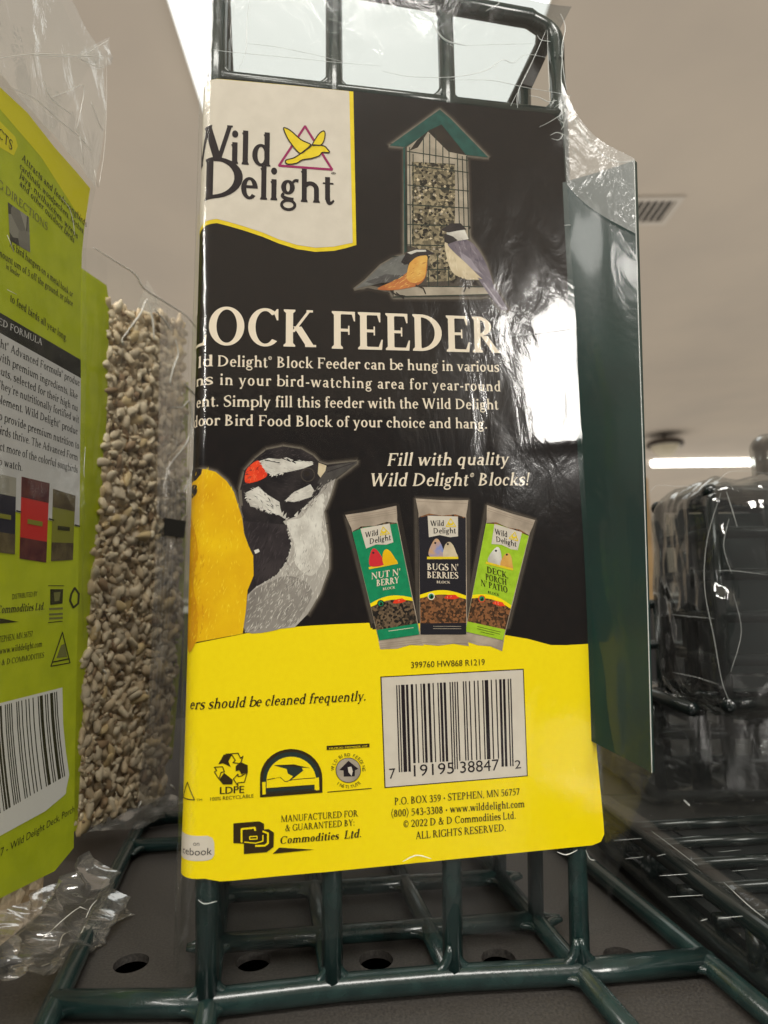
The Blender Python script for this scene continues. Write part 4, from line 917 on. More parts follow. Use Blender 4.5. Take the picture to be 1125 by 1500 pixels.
def ff(s, t):
    z = 9 + (219 - 9) * t; u = -10 + (uR0 + 10) * s
    if t < .12: z += 2.6 * (1 - t / .12) * math.sin(u * .06)
    return FS.at(u, z, .25 + max(0, bulge(u, z)))
mb.grid(ff, 100, 150)
front_mb = mb
# side web of film from the label edge out to the plate's front edge, sagging over the top and under the bottom
def edge_in(t): return LB.at(80.0 - .02 * t, 20 + 176 * t, .9)
ot = outer_t + np.array([-.3, -.6, 0]); ob = outer_b + np.array([-.3, -.6, 0])
def sidef(s, t):
    a_ = edge_in(t); b_ = ob + (ot - ob) * t
    a_ = a_.copy(); b_ = b_.copy()
    p = a_ * (1 - s) + b_ * s
    p[2] += (6 * (1 - s) ** 5 - 15 * s * (1 - s) ** 1.3) * max(0, (t - .8) / .2) - 9 * (1 - s) ** 1.5 * max(0, (.1 - t) / .1)
    off = .35 * nz((p[0] * .1, p[1] * .1, p[2] * .05), 1, 5)
    return p + np.array([-.5, -.85, 0]) * (off + .9 * math.sin(math.pi * s) * .6)
mb.grid(sidef, 26, 90, 2, keep=lambda s, t: t < .86)
mb.grid(sidef, 26, 180, 3, keep=lambda s, t: t >= .86)
# film around the left side of the cage and across its back, seen through the windows
def leftf(s, t): return FP(-5.4 - .3 * nz((s * 4, t * 9, 1)), 3 + 74 * s, 9 + 212 * t)
mb.grid(leftf, 16, 30)
def backf(s, t): return FP(-5 + 90 * s, 78 + .8 * nz((s * 5, t * 9, 2)), 9 + 212 * t)
mb.grid(backf, 20, 30, 1)
mb.grid(lambda s, t: FP(-5 + 90 * s, -2 + 80 * t, 224.5 + .8 * nz((s * 6, t * 6, 5))), 24, 20, 1)
WRAP = mb.build('shrink_wrap', [M_fl, M_fl2, M_web, M_webt], FEED)
# film folds as pale tubes, their bright glints put into the colour
mb = MB()
def glint_ridge(px, r=.16, d=-3.6, jit=.0):
    r *= .6
    pts = [FP(*(lambda uz: (uz[0], d, uz[1]))(pl(x, y, d))) for x, y in px]
    pts = spline(pts, 6) if len(pts) > 2 else pts
    n_ = len(pts); mb.tube(pts, [r * (.35 + .65 * abs(math.sin(math.pi * (i + .5) / n_))) for i in range(n_)], n=6)
glint_ridge([(632, 24), (640, 45), (655, 60), (684, 67)], .35); glint_ridge([(684, 67), (730, 65), (785, 64)], .1)
glint_ridge([(560, 104), (600, 112), (660, 113), (710, 104), (735, 88), (752, 92), (770, 80), (800, 84)], .17)
glint_ridge([(757, 154), (760, 132), (780, 90), (800, 44)], .17); glint_ridge([(760, 132), (758, 158)], .12); glint_ridge([(802, 44), (803, 90), (806, 158)], .14)
glint_ridge([(660, 117), (720, 118), (770, 128), (838, 140)], .14); glint_ridge([(748, 155), (757, 137)], .13)
glint_ridge([(821, 20), (828, 40), (823, 70), (825, 100), (830, 132)], .22); glint_ridge([(826, 60), (822, 110), (826, 135)], .16)
glint_ridge([(776, 140), (790, 143), (803, 149), (816, 147)], .2); glint_ridge([(812, 158), (822, 150), (828, 148), (833, 155), (824, 166), (806, 178), (790, 186)], .2)
glint_ridge([(818, 175), (826, 182), (822, 190)], .18); glint_ridge([(823, 195), (834, 205), (834, 214)], .18); glint_ridge([(836, 172), (838, 184)], .2); glint_ridge([(838, 217), (843, 226)], .2); glint_ridge([(846, 216), (848, 223)], .2)
glint_ridge([(806, 198), (816, 194), (824, 198), (818, 205), (808, 203)], .22)
glint_ridge([(727, 0), (731, 5), (722, 10), (712, 16)], .2); glint_ridge([(787, 51), (792, 58), (807, 61)], .15)
glint_ridge([(310, 72), (336, 76), (420, 84), (500, 92), (560, 97)], .1); glint_ridge([(362, 64), (400, 68), (460, 80), (504, 91)], .1); glint_ridge([(366, 0), (362, 30), (360, 75), (350, 100)], .12); glint_ridge([(345, 0), (338, 40), (340, 70)], .1)
# pale glint ridges along the outer rim of the side web
E1 = [(833, 140), (838, 165), (856, 200), (880, 225), (905, 237), (930, 235)]
def rid3(P3, r): P3 = spline(P3, 6); mb.tube(P3, r, n=6)
rid3([np.array(aty(x, y, 137 - 9 * i / 5)) for i, (x, y) in enumerate(E1)], .16)
rid3([np.array(aty(x, y, 126.0)) for x, y in ((929, 236), (935, 460), (943, 700), (949, 900), (955, 1132))], .12)
glint_ridge([(838, 358), (842, 420), (846, 520), (852, 650)], .12, -3.4); glint_ridge([(826, 330), (838, 331), (842, 345)], .2)
# pale glint lines of the film skirt under the label
glint_ridge([(290, 1318), (300, 1324), (318, 1320)], .14); 0 and glint_ridge([(318, 1290), (322, 1330), (318, 1400), (312, 1424)], .1); 0 and glint_ridge([(288, 1410), (300, 1424), (330, 1416), (372, 1390), (480, 1360), (600, 1345), (700, 1345), (780, 1362), (850, 1378)], .035)
glint_ridge([(590, 1262), (610, 1253), (632, 1258)], .22); glint_ridge([(816, 1248), (830, 1252), (846, 1245)], .2); glint_ridge([(858, 1245), (864, 1258), (872, 1260)], .14)
glint_ridge([(848, 480), (790, 488), (745, 492), (725, 484)], .12, -3.9)
fo = mb.build('film_fold_glints', M_glint, WRAP)
# ------------------------------------------------------------------ two bagged seed blocks on the left
G_seed = 'bagged bird food blocks beside the feeder'
M_cake = mat('seed_mix', (206, 188, 158), .7, .3, rgb2=(140, 118, 90), scale=420, kind='voronoi', sharp=(.1, .9), bump=.9, bscale=420)
M_kern = [mat('kernel_pale', (238, 224, 196), .5, .35, rgb2=(222, 204, 172), scale=300), mat('kernel_tan', (228, 208, 174), .5, .35, rgb2=(206, 184, 150), scale=300),
          mat('kernel_grey', (222, 208, 182), .5, .35, rgb2=(198, 180, 152), scale=300), mat('kernel_brown', (170, 144, 112), .5, .35, rgb2=(146, 120, 92), scale=300), mat('kernel_yellow', (222, 198, 150), .45, .35)]
PB_ = dict(rough=.45, spec=.3)
m_lim = mat('bag_lime', (178, 188, 28), rgb2=(166, 177, 24), scale=200, **PB_); m_lim2 = mat('bag_yellow', (216, 206, 20), **PB_)
m_bink = mat('bag_ink', (48, 46, 20), **PB_); m_bgrey = mat('bag_panel', (196, 194, 190), rgb2=(186, 184, 180), scale=150, **PB_); m_bband = mat('bag_band', (40, 38, 36), **PB_)
m_bgi = mat('bag_grey_ink', (112, 112, 60), **PB_); m_bpic = mat('bag_picture', (70, 66, 60), rgb2=(150, 146, 132), scale=300, kind='voronoi', **PB_)
m_bred = mat('bag_red', (190, 44, 40), **PB_); m_bmar = mat('bag_maroon', (72, 30, 36), rgb2=(96, 50, 44), scale=400, **PB_); m_bolv = mat('bag_olive', (124, 124, 44), **PB_); m_bwht = mat('bag_white', (214, 212, 204), **PB_)
m_bnavy = mat('bag_navy', (36, 34, 46), **PB_); m_btan = mat('bag_brown', (96, 84, 56), rgb2=(70, 58, 40), scale=500, **PB_)
M_bag = film_mat('clear_bag', haze=.012, rough=.10, bump=.3, bscale=60, cap=.05)
M_bagw = film_mat('clear_bag_gathered', haze=.33, rough=.14, bump=.5, bscale=140, boost=1.8, cap=.22)
M_bglint = mat('bag_fold_glint', (226, 224, 214), .2, .6)  # pale colour carries the painted glints along the bag folds
M_bglint.node_tree.nodes['Principled BSDF'].inputs['Alpha'].default_value = .85

ph1 = math.atan2(1, .098)
A1 = aty(110, 1245, 156.0)
PK1 = empty('seed_block_pack', 'nearer lime labelled bird food bag with barcode, at the left edge', 'bird food', (A1[0] - 20, A1[1] - 25, 0), G_seed)
B = Sheet(A1, ph1)
lab = [(-80, 36), (0, 128), (40, 165), (80, 216), (112, 252), (132, 276), (124, 330), (120, 370), (118, 460), (117, 640), (115, 800), (114, 900), (112, 1000), (110, 1100), (108, 1242), (80, 1276), (0, 1316), (-80, 1362)]
B.poly(lab, m_lim, 0)
B.poly([(-80, 36), (0, 128), (40, 165), (80, 216), (112, 252), (132, 276), (124, 330), (60, 230), (0, 160), (-80, 80)], m_lim2, .5)
B.poly([(-60, 130), (0, 178), (22, 200), (26, 214), (20, 228), (0, 216), (-60, 170)], m_lim2, 1)
bt = lambda s, a_, b_, c=8, mt=m_bink, f='semi', sl=0: B.text(s, a_, b_, c, mt, 3, f, sl)
bt('CTS', (-3, 200), (17, 221), 15)
bt('Attracts and feeds songbirds', (31, 234), (126, 333), 10.5, sl=.15); bt('cardinals, woodpeckers, finches,', (28, 246), (122, 343), 9.5, sl=.15); bt('jays, nuthatches, wrens', (28, 258), (113, 350), 9.5, sl=.15); bt('and other outdoor birds', (28, 271), (108, 356), 9.5, sl=.15)
bt('G DIRECTIONS', (-4, 273), (69, 338), 12, m_bgi)
B.poly([(11, 296), (42, 318), (44, 370), (14, 352)], m_bpic, 2)
bt('As bird hangers on a metal hook or', (13, 361), (106, 436), 10); bt('mount um of 5 off the ground, or place', (-4, 373), (106, 449), 10); bt('in feeder', (8, 393), (28, 407), 8)
bt('to feed birds all year long.', (14, 441), (97, 500), 11)
B.poly([(-80, 420), (0, 458), (118, 527), (118, 554), (0, 488), (-80, 452)], m_bband, 2); bt('ED FORMULA', (-3, 475), (61, 506), 10, m_bgrey)
B.poly([(-80, 452), (0, 488), (118, 554), (116, 772), (72, 762), (0, 744), (-80, 728)], m_bgrey, 2)
for s, y0_v, x1_v, y1_v in (('ght® Advanced Formula® produc', 506, 116, 566), ('with premium ingredients, like', 526, 113, 585), ('nuts, selected for their high nu', 546, 113, 603), ("They're nutritionally fortified wit", 567, 115, 620), ('plement. Wild Delight® produc', 589, 113, 637), ('to provide premium nutrition to', 613, 115, 658), ('birds thrive. The Advanced Form', 634, 113, 675), ('act more of the colorful songbirds', 658, 113, 693), ('to watch.', 680, 32, 690)):
    B.text(s, (-6, y0_v), (x1_v, y1_v), 11.5, m_bband, 3)
def minip(q, top, mid, bot):
    L_ = lambda t: [tuple(np.array(q[0]) * (1 - t) + np.array(q[3]) * t), tuple(np.array(q[1]) * (1 - t) + np.array(q[2]) * t)]
    B.poly(q, mid, 3); a_ = L_(.25); B.poly([q[0], q[1], a_[1], a_[0]], top, 4); a_ = L_(.74); B.poly([a_[0], a_[1], q[2], q[3]], bot, 4)
    a_ = L_(.5); b_ = L_(.56); B.poly([tuple(np.array(a_[0]) * .75 + np.array(a_[1]) * .25), tuple(np.array(a_[0]) * .2 + np.array(a_[1]) * .8), tuple(np.array(b_[0]) * .2 + np.array(b_[1]) * .8), tuple(np.array(b_[0]) * .75 + np.array(b_[1]) * .25)], m_bolv if mid is not m_bolv else m_bink, 5)
minip([(-12, 692), (23, 700), (21, 812), (-12, 808)], m_bpic, m_bnavy, m_btan); minip([(31, 698), (72, 708), (67, 824), (28, 818)], m_bmar, m_bred, m_bmar); minip([(77, 716), (110, 726), (106, 820), (74, 822)], m_btan, m_bolv, m_btan)
for x, y in ((26, 749), (74, 761), (112, 770)): B.line([(x - 3, y - 1), (x + 4, y + 1)], 2, m_bink, 5)
bt('DISTRIBUTED BY', (17, 878), (54, 873), 8, m_bink, 'sans'); bt('Commodities Ltd.', (-6, 899), (64, 893), 11, sl=.15, f='bold'); B.poly([(-6, 906), (2, 906), (27, 911), (-6, 914)], m_bink, 3)
B.line([(70, 858), (93, 858)], 1.2, m_bink, 3); B.line([(70, 912), (91, 910)], 1.2, m_bink, 3); B.poly([(73, 863), (92, 863), (91, 884), (73, 886)], m_bink, 3); B.poly([(78, 868), (88, 867), (86, 880), (79, 881)], m_bgi, 4)
for y in (892, 900, 906): B.line([(72, y), (91, y - 1)], 3, m_bgi, 3)
B.line([(104, 870), (109, 861), (115, 870), (114, 884), (107, 890), (102, 880)], 3, m_bink, 3, True)
bt('STEPHEN, MN 56757', (-6, 942), (47, 932), 9); bt('• www.wilddelight.com', (-6, 959), (61, 947), 9); bt('D & D COMMODITIES', (-6, 976), (64, 963), 8)
B.line([(91, 926), (102, 971), (74, 976)], 1.6, m_bink, 3, True); B.poly([(89, 945), (94, 943), (98, 962), (82, 964)], m_bgi, 3); B.line([(76, 970), (101, 965)], 2, m_bink, 4)
B.poly([(-80, 1056), (0, 1030), (91, 1007), (92, 1060), (96, 1100), (101, 1135), (95, 1164), (66, 1188), (0, 1224), (-80, 1264)], m_bwht, 2)
wav = lambda x, t: x + 14 * t ** 1.5
i = 0
bb = '101' + ''.join(Lc[int(c)] for c in '719195') + '01010' + ''.join(''.join('10'[int(b)] for b in Lc[int(c)]) for c in '388305') + '101'
for j in range(len(bb)):
    if bb[j] == '1':
        for t in np.arange(0, 1, .25):
            def bp(f, t): x = -60 + 143 * f; return (wav(x, t), 1034 + (1013 - 1034) * max(x, -40) / 83 + t * (166 - 28 * f))
            B.poly([bp(j / 95, t), bp((j + 1) / 95, t), bp((j + 1) / 95, t + .25), bp(j / 95, t + .25)], m_bink, 3)
B.poly([(-80, 1232), (2, 1190), (50, 1162), (98, 1135), (96, 1162), (66, 1188), (0, 1224), (-80, 1264)], m_bwht, 3.5)
bt('19195', (8, 1207), (56, 1180), 20, m_bink, 'sans'); bt('38830', (60, 1178), (90, 1157), 15, m_bink, 'sans')
bt('47 - Wild Delight Deck, Porch', (-6, 1258), (108, 1189), 11, m_bink, 'sans')
B.build('label', PK1)
mb = MB()
def b1(u, dd, z): r = A1 + B.e * u - B.n * dd; return np.array([r[0], r[1], z])
z0, z1 = 7, 167
mb.grid(lambda s, t: b1(-72 + 62 * s, 1.0, z0 + (z1 - z0) * t), 6, 12); mb.grid(lambda s, t: b1(-10, 1.0 + 36 * s, z0 + (z1 - z0) * t), 6, 12)
mb.grid(lambda s, t: b1(-72, 1.0 + 36 * s, z0 + (z1 - z0) * t), 6, 12); mb.grid(lambda s, t: b1(-72 + 62 * s, 37, z0 + (z1 - z0) * t), 6, 12); mb.grid(lambda s, t: b1(-72 + 62 * s, 1 + 36 * t, z1), 6, 6); mb.grid(lambda s, t: b1(-72 + 62 * s, 1 + 36 * t, z0), 6, 6)
mb.build('seed_cake', M_cake, PK1)
def interp(tab, y):
    for (x0_v, y0_v), (x1_v, y1_v) in zip(tab[:-1], tab[1:]):
        if y0_v <= y <= y1_v: return x0_v + (x1_v - x0_v) * (y - y0_v) / (y1_v - y0_v + 1e-9)
    return tab[0][0] if y < tab[0][1] else tab[-1][0]
RT1 = [(150, 82), (149, 147), (146, 216), (136, 275), (126, 330), (122, 370), (120, 640), (117, 900), (113, 1100), (111, 1246)]
mb = MB()
def film1(s, t, ya, yb, slope0, amp, off):
    """s along the face, t downwards; rows follow the receding horizontals"""
    yR = ya + (yb - ya) * t; xR = interp(RT1, yR); x = -80 + (xR + 80) * s
    sl = (yR - 868) / 560.0
    y = yR + (x - xR) * sl * -1.0 if False else yR + (xR - x) * (yR - 868) / (640 - xR)
    u, z = B.U((x, y)); p = B.at(u, z, off)
    return p + B.n * (amp * (nz((p[0] * .12, p[1] * .12, p[2] * .05), 1, 3) + .5 * nz((p[0] * .3, p[1] * .3, p[2] * .12), 1, 4)))
mb.grid(lambda s, t: film1(s, t, 275, 1246, 0, .35, .9), 24, 80)
def topy(s, t):
    p = film1(s, t, 84, 275, 0, 1.3, .9)
    return p
mb.grid(topy, 30, 40, 1)
mb.grid(lambda s, t: film1(s, t, 84, 275, 0, 1.3, .9) - B.n * (3 + 22 * t), 30, 20, 0)
bag1 = mb.build('plastic_bag', [M_bag, M_bagw], PK1)
# crimped end tab and gathered tail
mb = MB()
def quadpx(Q, S, off, amp, nu=16, nv=16, mi=0, freq=.3):
    def fn_(s, t):
        x = (Q[0][0] * (1 - s) + Q[1][0] * s) * (1 - t) + (Q[3][0] * (1 - s) + Q[2][0] * s) * t
        y = (Q[0][1] * (1 - s) + Q[1][1] * s) * (1 - t) + (Q[3][1] * (1 - s) + Q[2][1] * s) * t
        u, z = S.U((x, y)); p = S.at(u, z, off)
        return p + S.n * amp * nz((p[0] * freq, p[1] * freq, p[2] * freq), 1, 8)
    mb.grid(fn_, nu, nv, mi)
quadpx([(108, 82), (159, 54), (166, 92), (146, 102)], B, 0, 1.6, 12, 12, 0, .5)
mb.build('end_tab', M_bagw, PK1); mb = MB()
rng = random.Random(5)
def tail(s, t):
    # a bunched skirt of film under the block, lying on the shelf
    xl, xr = -90, 116 + 3 * math.sin(t * 3)
    x = xl + (xr - xl) * s; yt = 1350 - 104 * max(0, (x + 60) / 176) ** 1.0; yb_ = 1428 - 22 * s + 7 * math.sin(s * 21) + (-36 * max(0, s - .86) / .14)
    y = yt + (yb_ - yt) * t
    dd = 2 + 6 * math.sin(t * math.pi * .7) + 4.5 * (1 - 2 * abs(nz((s * 4.5 + t * 2.5, t * 2.2, 3), 1, 1))) + 1.3 * (1 - 2 * abs(nz((s * 9 - t * 4, t * 5, 1), 1, 6)))
    p = atz(x, min(y, 1440), 5) if False else None
    u, z = B.U((x, y)); p = B.at(u, z, 0)
    k_ = dd / max(1e-6, abs(ray(x, y) @ B.n) ) * 0
    p = p + B.n * dd
    p[2] = max(p[2], .6 + .5 * abs(nz((s * 30, t * 20, 1))))
    return p
mb.grid(tail, 120, 60, 0)
mb.build('gathered_end', film_mat('clear_bag_tail', tint=(.86, .83, .76), haze=.12, rough=.09, bump=.25, bscale=100, boost=2.0, cap=.3), PK1)
mb = MB()
def rid(px, S, r=.14, off=1.6):
    pts = [S.at(*S.U(p), off) for p in px]; pts = spline(pts, 5) if len(pts) > 2 else pts
    n_ = len(pts); mb.tube(pts, [.62 * r * (.4 + .6 * math.sin(math.pi * (i_ + .5) / n_)) for i_ in range(n_)], n=6)
for px in ([(-10, 86), (45, 80), (115, 83), (147, 84)], [(147, 84), (148, 147), (145, 216), (136, 275)], [(0, 128), (40, 145), (75, 175), (105, 200), (125, 222)], [(68, 143), (90, 135), (114, 128), (106, 180), (104, 190), (116, 212)], [(54, 120), (66, 146), (96, 169)], [(125, 150), (136, 180), (143, 192)], [(40, 82), (100, 84)], [(108, 200), (114, 240)], [(130, 250), (135, 275)],
           [(0, 345), (10, 370)], [(80, 290), (92, 305), (98, 325), (100, 345)], [(116, 655), (114, 690), (115, 700)], [(0, 425), (14, 432)], [(104, 84), (126, 96), (145, 100)], [(118, 79), (150, 60)]): rid(px, B, .13)
for px in ([(-6, 1374), (20, 1352), (45, 1333), (58, 1326)], [(56, 1326), (72, 1332)], [(22, 1386), (28, 1368), (40, 1362)], [(44, 1390), (56, 1368), (64, 1354)], [(70, 1380), (78, 1366), (80, 1350)], [(100, 1384), (98, 1366), (112, 1380)], [(-6, 1412), (30, 1400), (60, 1385)], [(66, 1342), (74, 1326), (84, 1316)]): rid(px, B, .18, 9.5)
mb.build('bag_fold_glints', M_bglint, bag1)  # folds of the nearer bag with their highlights painted as pale tubes

# the farther block: its open side shows the seeds through the film
ph2 = math.atan2(38, 14)
A2 = aty(118, 1215, 186.0)
PK2 = empty('seed_block_pack', 'farther bird food bag showing pale seeds through clear film, between lime bag and feeder', 'bird food', (A2[0] - 10, A2[1] + 20, 0), G_seed)
Q2 = Sheet(A2, ph2)
LT = [(160, 444), (156, 600), (146, 750), (134, 850), (123, 1000), (113, 1216)]
RT = [(268, 498), (271, 700), (263, 900), (252, 1050), (240, 1168)]
cu2 = lambda y: interp(LT, y)
def seedpt(s, t):
    y0_v = 446 + 24 * s; yE = 1214 - 46 * s; y = y0_v + (yE - y0_v) * t
    x = interp(LT, y) * (1 - s) + interp(RT, y) * s
    return x, y
mb = MB()
def cake2(s, t): u, z = Q2.U(seedpt(s, t)); return Q2.at(u, z, -1.1)
mb.grid(cake2, 10, 30)
def cakeb(s, t):
    a_ = cake2(0, t) ; return a_ - np.array([math.sin(ph1), -math.cos(ph1), 0]) * 60 * s
mb.grid(cakeb, 6, 30)
def cakec(s, t): a_ = cake2(1, t); return a_ - np.array([.94, -.35, 0]) * 60 * s
mb.grid(cakec, 6, 30)
def caket(s, t): return cake2(s, 0) - np.array([.94, -.35, 0]) * 60 * t
mb.grid(caket, 6, 6)
mb.build('seed_cake', M_cake, PK2)
mb = MB(); rng = random.Random(11)
pts_s = []
for _ in range(16000):
    s, t = rng.random(), rng.random(); u, z = Q2.U(seedpt(s, t))
    if all((u - a_) ** 2 + (z - b_) ** 2 > 2.15 ** 2 for a_, b_ in pts_s[-1200:]): pts_s.append((u, z))
for u, z in pts_s:
    big = rng.random() < .03
    L_ = rng.uniform(2.0, 3.0) * (1.5 if big else 1); a_ = rng.gauss(1.2, .8); tl = rng.uniform(-.6, .6)
    ax = Q2.e * math.cos(a_) + np.array([0, 0, math.sin(a_)]); ax = ax * math.cos(tl) + Q2.n * math.sin(tl); b_ = np.cross(ax, Q2.n); b_ /= np.linalg.norm(b_); c_ = np.cross(ax, b_)
    R_ = np.array([b_, c_, ax]).T
    mi = rng.choices([0, 1, 2, 3, 4], [36, 30, 24, 7, 3])[0] if not big else 4
    nb = len(mb.v); ctr = Q2.at(u, z, rng.uniform(-1.3, .3)); mb.ball(ctr, 1, mi, 9, 7, (L_ * rng.uniform(.42, .66), L_ * .42, L_), R_)
    for q_ in range(nb, len(mb.v)):        # lumpy, broken and dented kernels
        pv_ = np.array(mb.v[q_]); dv_ = pv_ - ctr; mb.v[q_] = tuple(ctr + dv_ * (1 + .55 * nz(pv_, .45, 3) + .25 * nz(pv_, 1.3, 5)))
for _ in range(1700):                       # broken bits and husks between the kernels
    u, z = Q2.U(seedpt(rng.random(), rng.random())); L_ = rng.uniform(.5, 1.15); a_ = rng.uniform(0, 3.1)
    ax = Q2.e * math.cos(a_) + np.array([0, 0, math.sin(a_)]); b_ = np.cross(ax, Q2.n); R_ = np.array([b_, Q2.n, ax]).T
    mb.ball(Q2.at(u, z, rng.uniform(-.7, .7)), 1, rng.choice([0, 0, 1, 2, 3]), 6, 4, (L_ * .6, L_ * .45, L_), R_)
mb.build('seeds', M_kern, PK2)['kind'] = 'stuff'
Q2.poly([(108, 385), (156, 418), (160, 444), (157, 600), (147, 750), (135, 850), (124, 1000), (113, 1216), (100, 1222), (100, 700)], m_lim, 1)
Q2.poly([(268, 560), (276, 560), (272, 800), (266, 950), (252, 1112), (246, 1112), (256, 950), (264, 800)], m_lim, 1)
Q2.k = 0
Q2.build('label', PK2, 0)
mb = MB()
SIL = [(125, 366), (160, 388), (186, 405), (200, 426), (230, 445), (262, 466), (280, 484), (286, 500)]
RF = [(286, 497), (284, 560), (280, 700), (273, 850), (268, 900), (258, 1050), (247, 1110), (240, 1168), (228, 1192)]
LF = [(112, 376), (110, 1226)]
def film2(s, t):
    # top edge follows the draped silhouette
    xs = 112 + 174 * s; yt = interp2(SIL, xs); yb_ = 1228 - 36 * s
    y = yt + (yb_ - yt) * t; x = 110 + (interp(RF, y) - 110) * s if y > 497 else 110 + (xs - 110)
    u, z = Q2.U((x, y)); p = Q2.at(u, z, 2.4)
    ed = .45 + .55 * min(1, t * 6)
    return p + Q2.n * ((1.0 * nz((u * .12, z * .05, 0), 1, 2) + .5 * nz((u * .5, z * .06, 0), 1, 3)) * ed)
def interp2(tab, x):
    for (x0_v, y0_v), (x1_v, y1_v) in zip(tab[:-1], tab[1:]):
        if x0_v <= x <= x1_v: return y0_v + (y1_v - y0_v) * (x - x0_v) / (x1_v - x0_v)
    return tab[0][1] if x < tab[0][0] else tab[-1][1]
mb.grid(film2, 50, 110, 0, keep=lambda s, t: s < .66)
mb.grid(film2, 50, 110, 1, keep=lambda s, t: s >= .66)
bag2 = mb.build('plastic_bag', [M_bag, film_mat('clear_bag_seam', haze=.15, rough=.10, bump=.9, bscale=160, stretch=(1, 1, .16), boost=3.0, cap=.3)], PK2)
mb = MB(); quadpx([(200, 452), (214, 408), (230, 440), (232, 462)], Q2, .5, 1.2, 8, 8); mb.build('end_tab', M_bagw, PK2); mb = MB()
quadpx([(113, 1216), (240, 1160), (262, 1172), (200, 1212)], Q2, 3, 2, 14, 10)
mb.build('gathered_end', M_bagw, PK2); 
mb = MB()
for px in ([(124, 366), (160, 388), (186, 405), (200, 426), (232, 446), (264, 467), (284, 494)], [(286, 497), (284, 560), (281, 680), (274, 850)], [(166, 500), (182, 478), (194, 462), (202, 442)], [(203, 440), (210, 462), (213, 480), (214, 500)], [(214, 455), (228, 470), (240, 487)], [(246, 500), (250, 520), (243, 540), (238, 562), (242, 570)], [(240, 598), (256, 598), (266, 590), (270, 620), (262, 650), (245, 672), (232, 690)], [(258, 562), (270, 575), (280, 584)], [(284, 600), (278, 615), (286, 618)], [(280, 660), (268, 700), (258, 720)], [(275, 700), (274, 760)], [(166, 500), (168, 508)],
           [(238, 1148), (244, 1155)], [(190, 1182), (194, 1172)], [(202, 1010), (204, 1016)], [(138, 980), (142, 986)]): rid(px, Q2, .6, 3.4)
for x in (222, 226, 231, 236, 241): rid([(x + 8, 520), (x + 6, 700), (x - 2, 860), (x - 14, 1000), (x - 22, 1100)], Q2, .06, 3.3)
mb.build('bag_fold_glints', M_bglint, bag2)  # folds, glints and whitish streaks of the farther bag, painted as pale tubes
mb = MB(); P4 = [Q2.at(*Q2.U(p), 3.4) for p in ((229, 759), (261, 764), (258, 789), (228, 785))]; mb.add(P4 + [p + Q2.n * .1 for p in P4], [(0, 1, 2, 3), (4, 7, 6, 5), (0, 4, 5, 1), (1, 5, 6, 2), (2, 6, 7, 3), (3, 7, 4, 0)]); mb.build('registration_mark', mat('mark_black', (30, 32, 28), .5), bag2)

# ------------------------------------------------------------------ wrapped feeders on the right
M_w2 = mat('dark_green_wire', (21, 30, 29), .25, .5, coat=.3)
M_f3 = film_mat('stack_film', tint=(.72, .75, .74), haze=.05, rough=.05, bump=.5, bscale=75, stretch=(1, 1, .3), boost=2.6, cap=.42)
M_f4 = film_mat('tray_film', tint=(.78, .80, .79), haze=.012, rough=.07, bump=.2, bscale=60, boost=1.4, cap=.10)
def rbox_film(mb, lo, hi, rad, amp, n=34, seed=0, mi=0, fr=.06):
    """rounded shrink-film box with creases"""
    lo = np.array(lo, float); hi = np.array(hi, float); c = (lo + hi) / 2; h = (hi - lo) / 2
    for ax in range(3):
        for sg in (-1, 1):
            def fn_(s, t):
                p = np.zeros(3); p[ax] = sg; p[(ax + 1) % 3] = 2 * s - 1; p[(ax + 2) % 3] = 2 * t - 1
                q = p * h; inn = np.clip(q, -(h - rad), h - rad); d = q - inn; L_ = np.linalg.norm(d)
                q = inn + d / (L_ + 1e-9) * rad; nn = d / (L_ + 1e-9)
                w_ = c + q
                a_ = 1 - 2 * abs(nz((w_[0] * fr, w_[1] * fr, w_[2] * fr * .4), 1, seed)); b_ = nz((w_[0] * fr * 3.4, w_[1] * fr * 3.4, w_[2] * fr * 1.1), 1, seed + 1)
                return w_ + nn * amp * (a_ * .8 + b_ * .5)
            if sg * (1 if True else 1) > 0: mb.grid(fn_, n, n, mi)
            else: mb.grid(lambda s, t, f=fn_: f(t, s), n, n, mi)
def cage(mb, lo, hi, nx, ny, nz_, r):
    xs = np.linspace(lo[0], hi[0], nx); ys = np.linspace(lo[1], hi[1], ny); zs = np.linspace(lo[2], hi[2], nz_)
    for y in (ys[0], ys[-1]):
        for x in xs: mb.tube([(x, y, lo[2]), (x, y, hi[2])], r, n=10)
        for z in zs: mb.tube([(lo[0], y, z), (hi[0], y, z)], r, n=10)
    for x in (xs[0], xs[-1]):
        for y in ys[1:-1]: mb.tube([(x, y, lo[2]), (x, y, hi[2])], r, n=10)
        for z in zs: mb.tube([(x, lo[1], z), (x, hi[1], z)], r, n=10)
    for z in (zs[0], zs[-1]):
        for x in xs[1:-1]: mb.tube([(x, lo[1], z), (x, hi[1], z)], r, n=10)
        for y in ys[1:-1]: mb.tube([(lo[0], y, z), (hi[0], y, z)], r, n=10)
    for x in (xs[0], xs[-1]):
        for y in (ys[0], ys[-1]):
            for z in (zs[0], zs[-1]): mb.ball((x, y, z), r * 1.4, 0, 10, 6)
G_st = 'wrapped feeders stacked to the right'
SX = 100.5
t = empty('wrapped_feeder', 'film wrapped dark wire feeder lying on its side above the flat wrapped tray', 'bird feeder', (SX + 70, 225, 0), G_st)
mb = MB(); cage(mb, (SX + 4, 194.5, 41), (SX + 150, 232, 107), 9, 3, 6, 1.9); mb.build('wire_cage', M_w2, t)
mb = MB()
for x in range(int(SX) - 4, int(SX) + 110, 13): mb.tube([(x, 280, 2.5), (x, 280, 72)], 2.0, n=10)
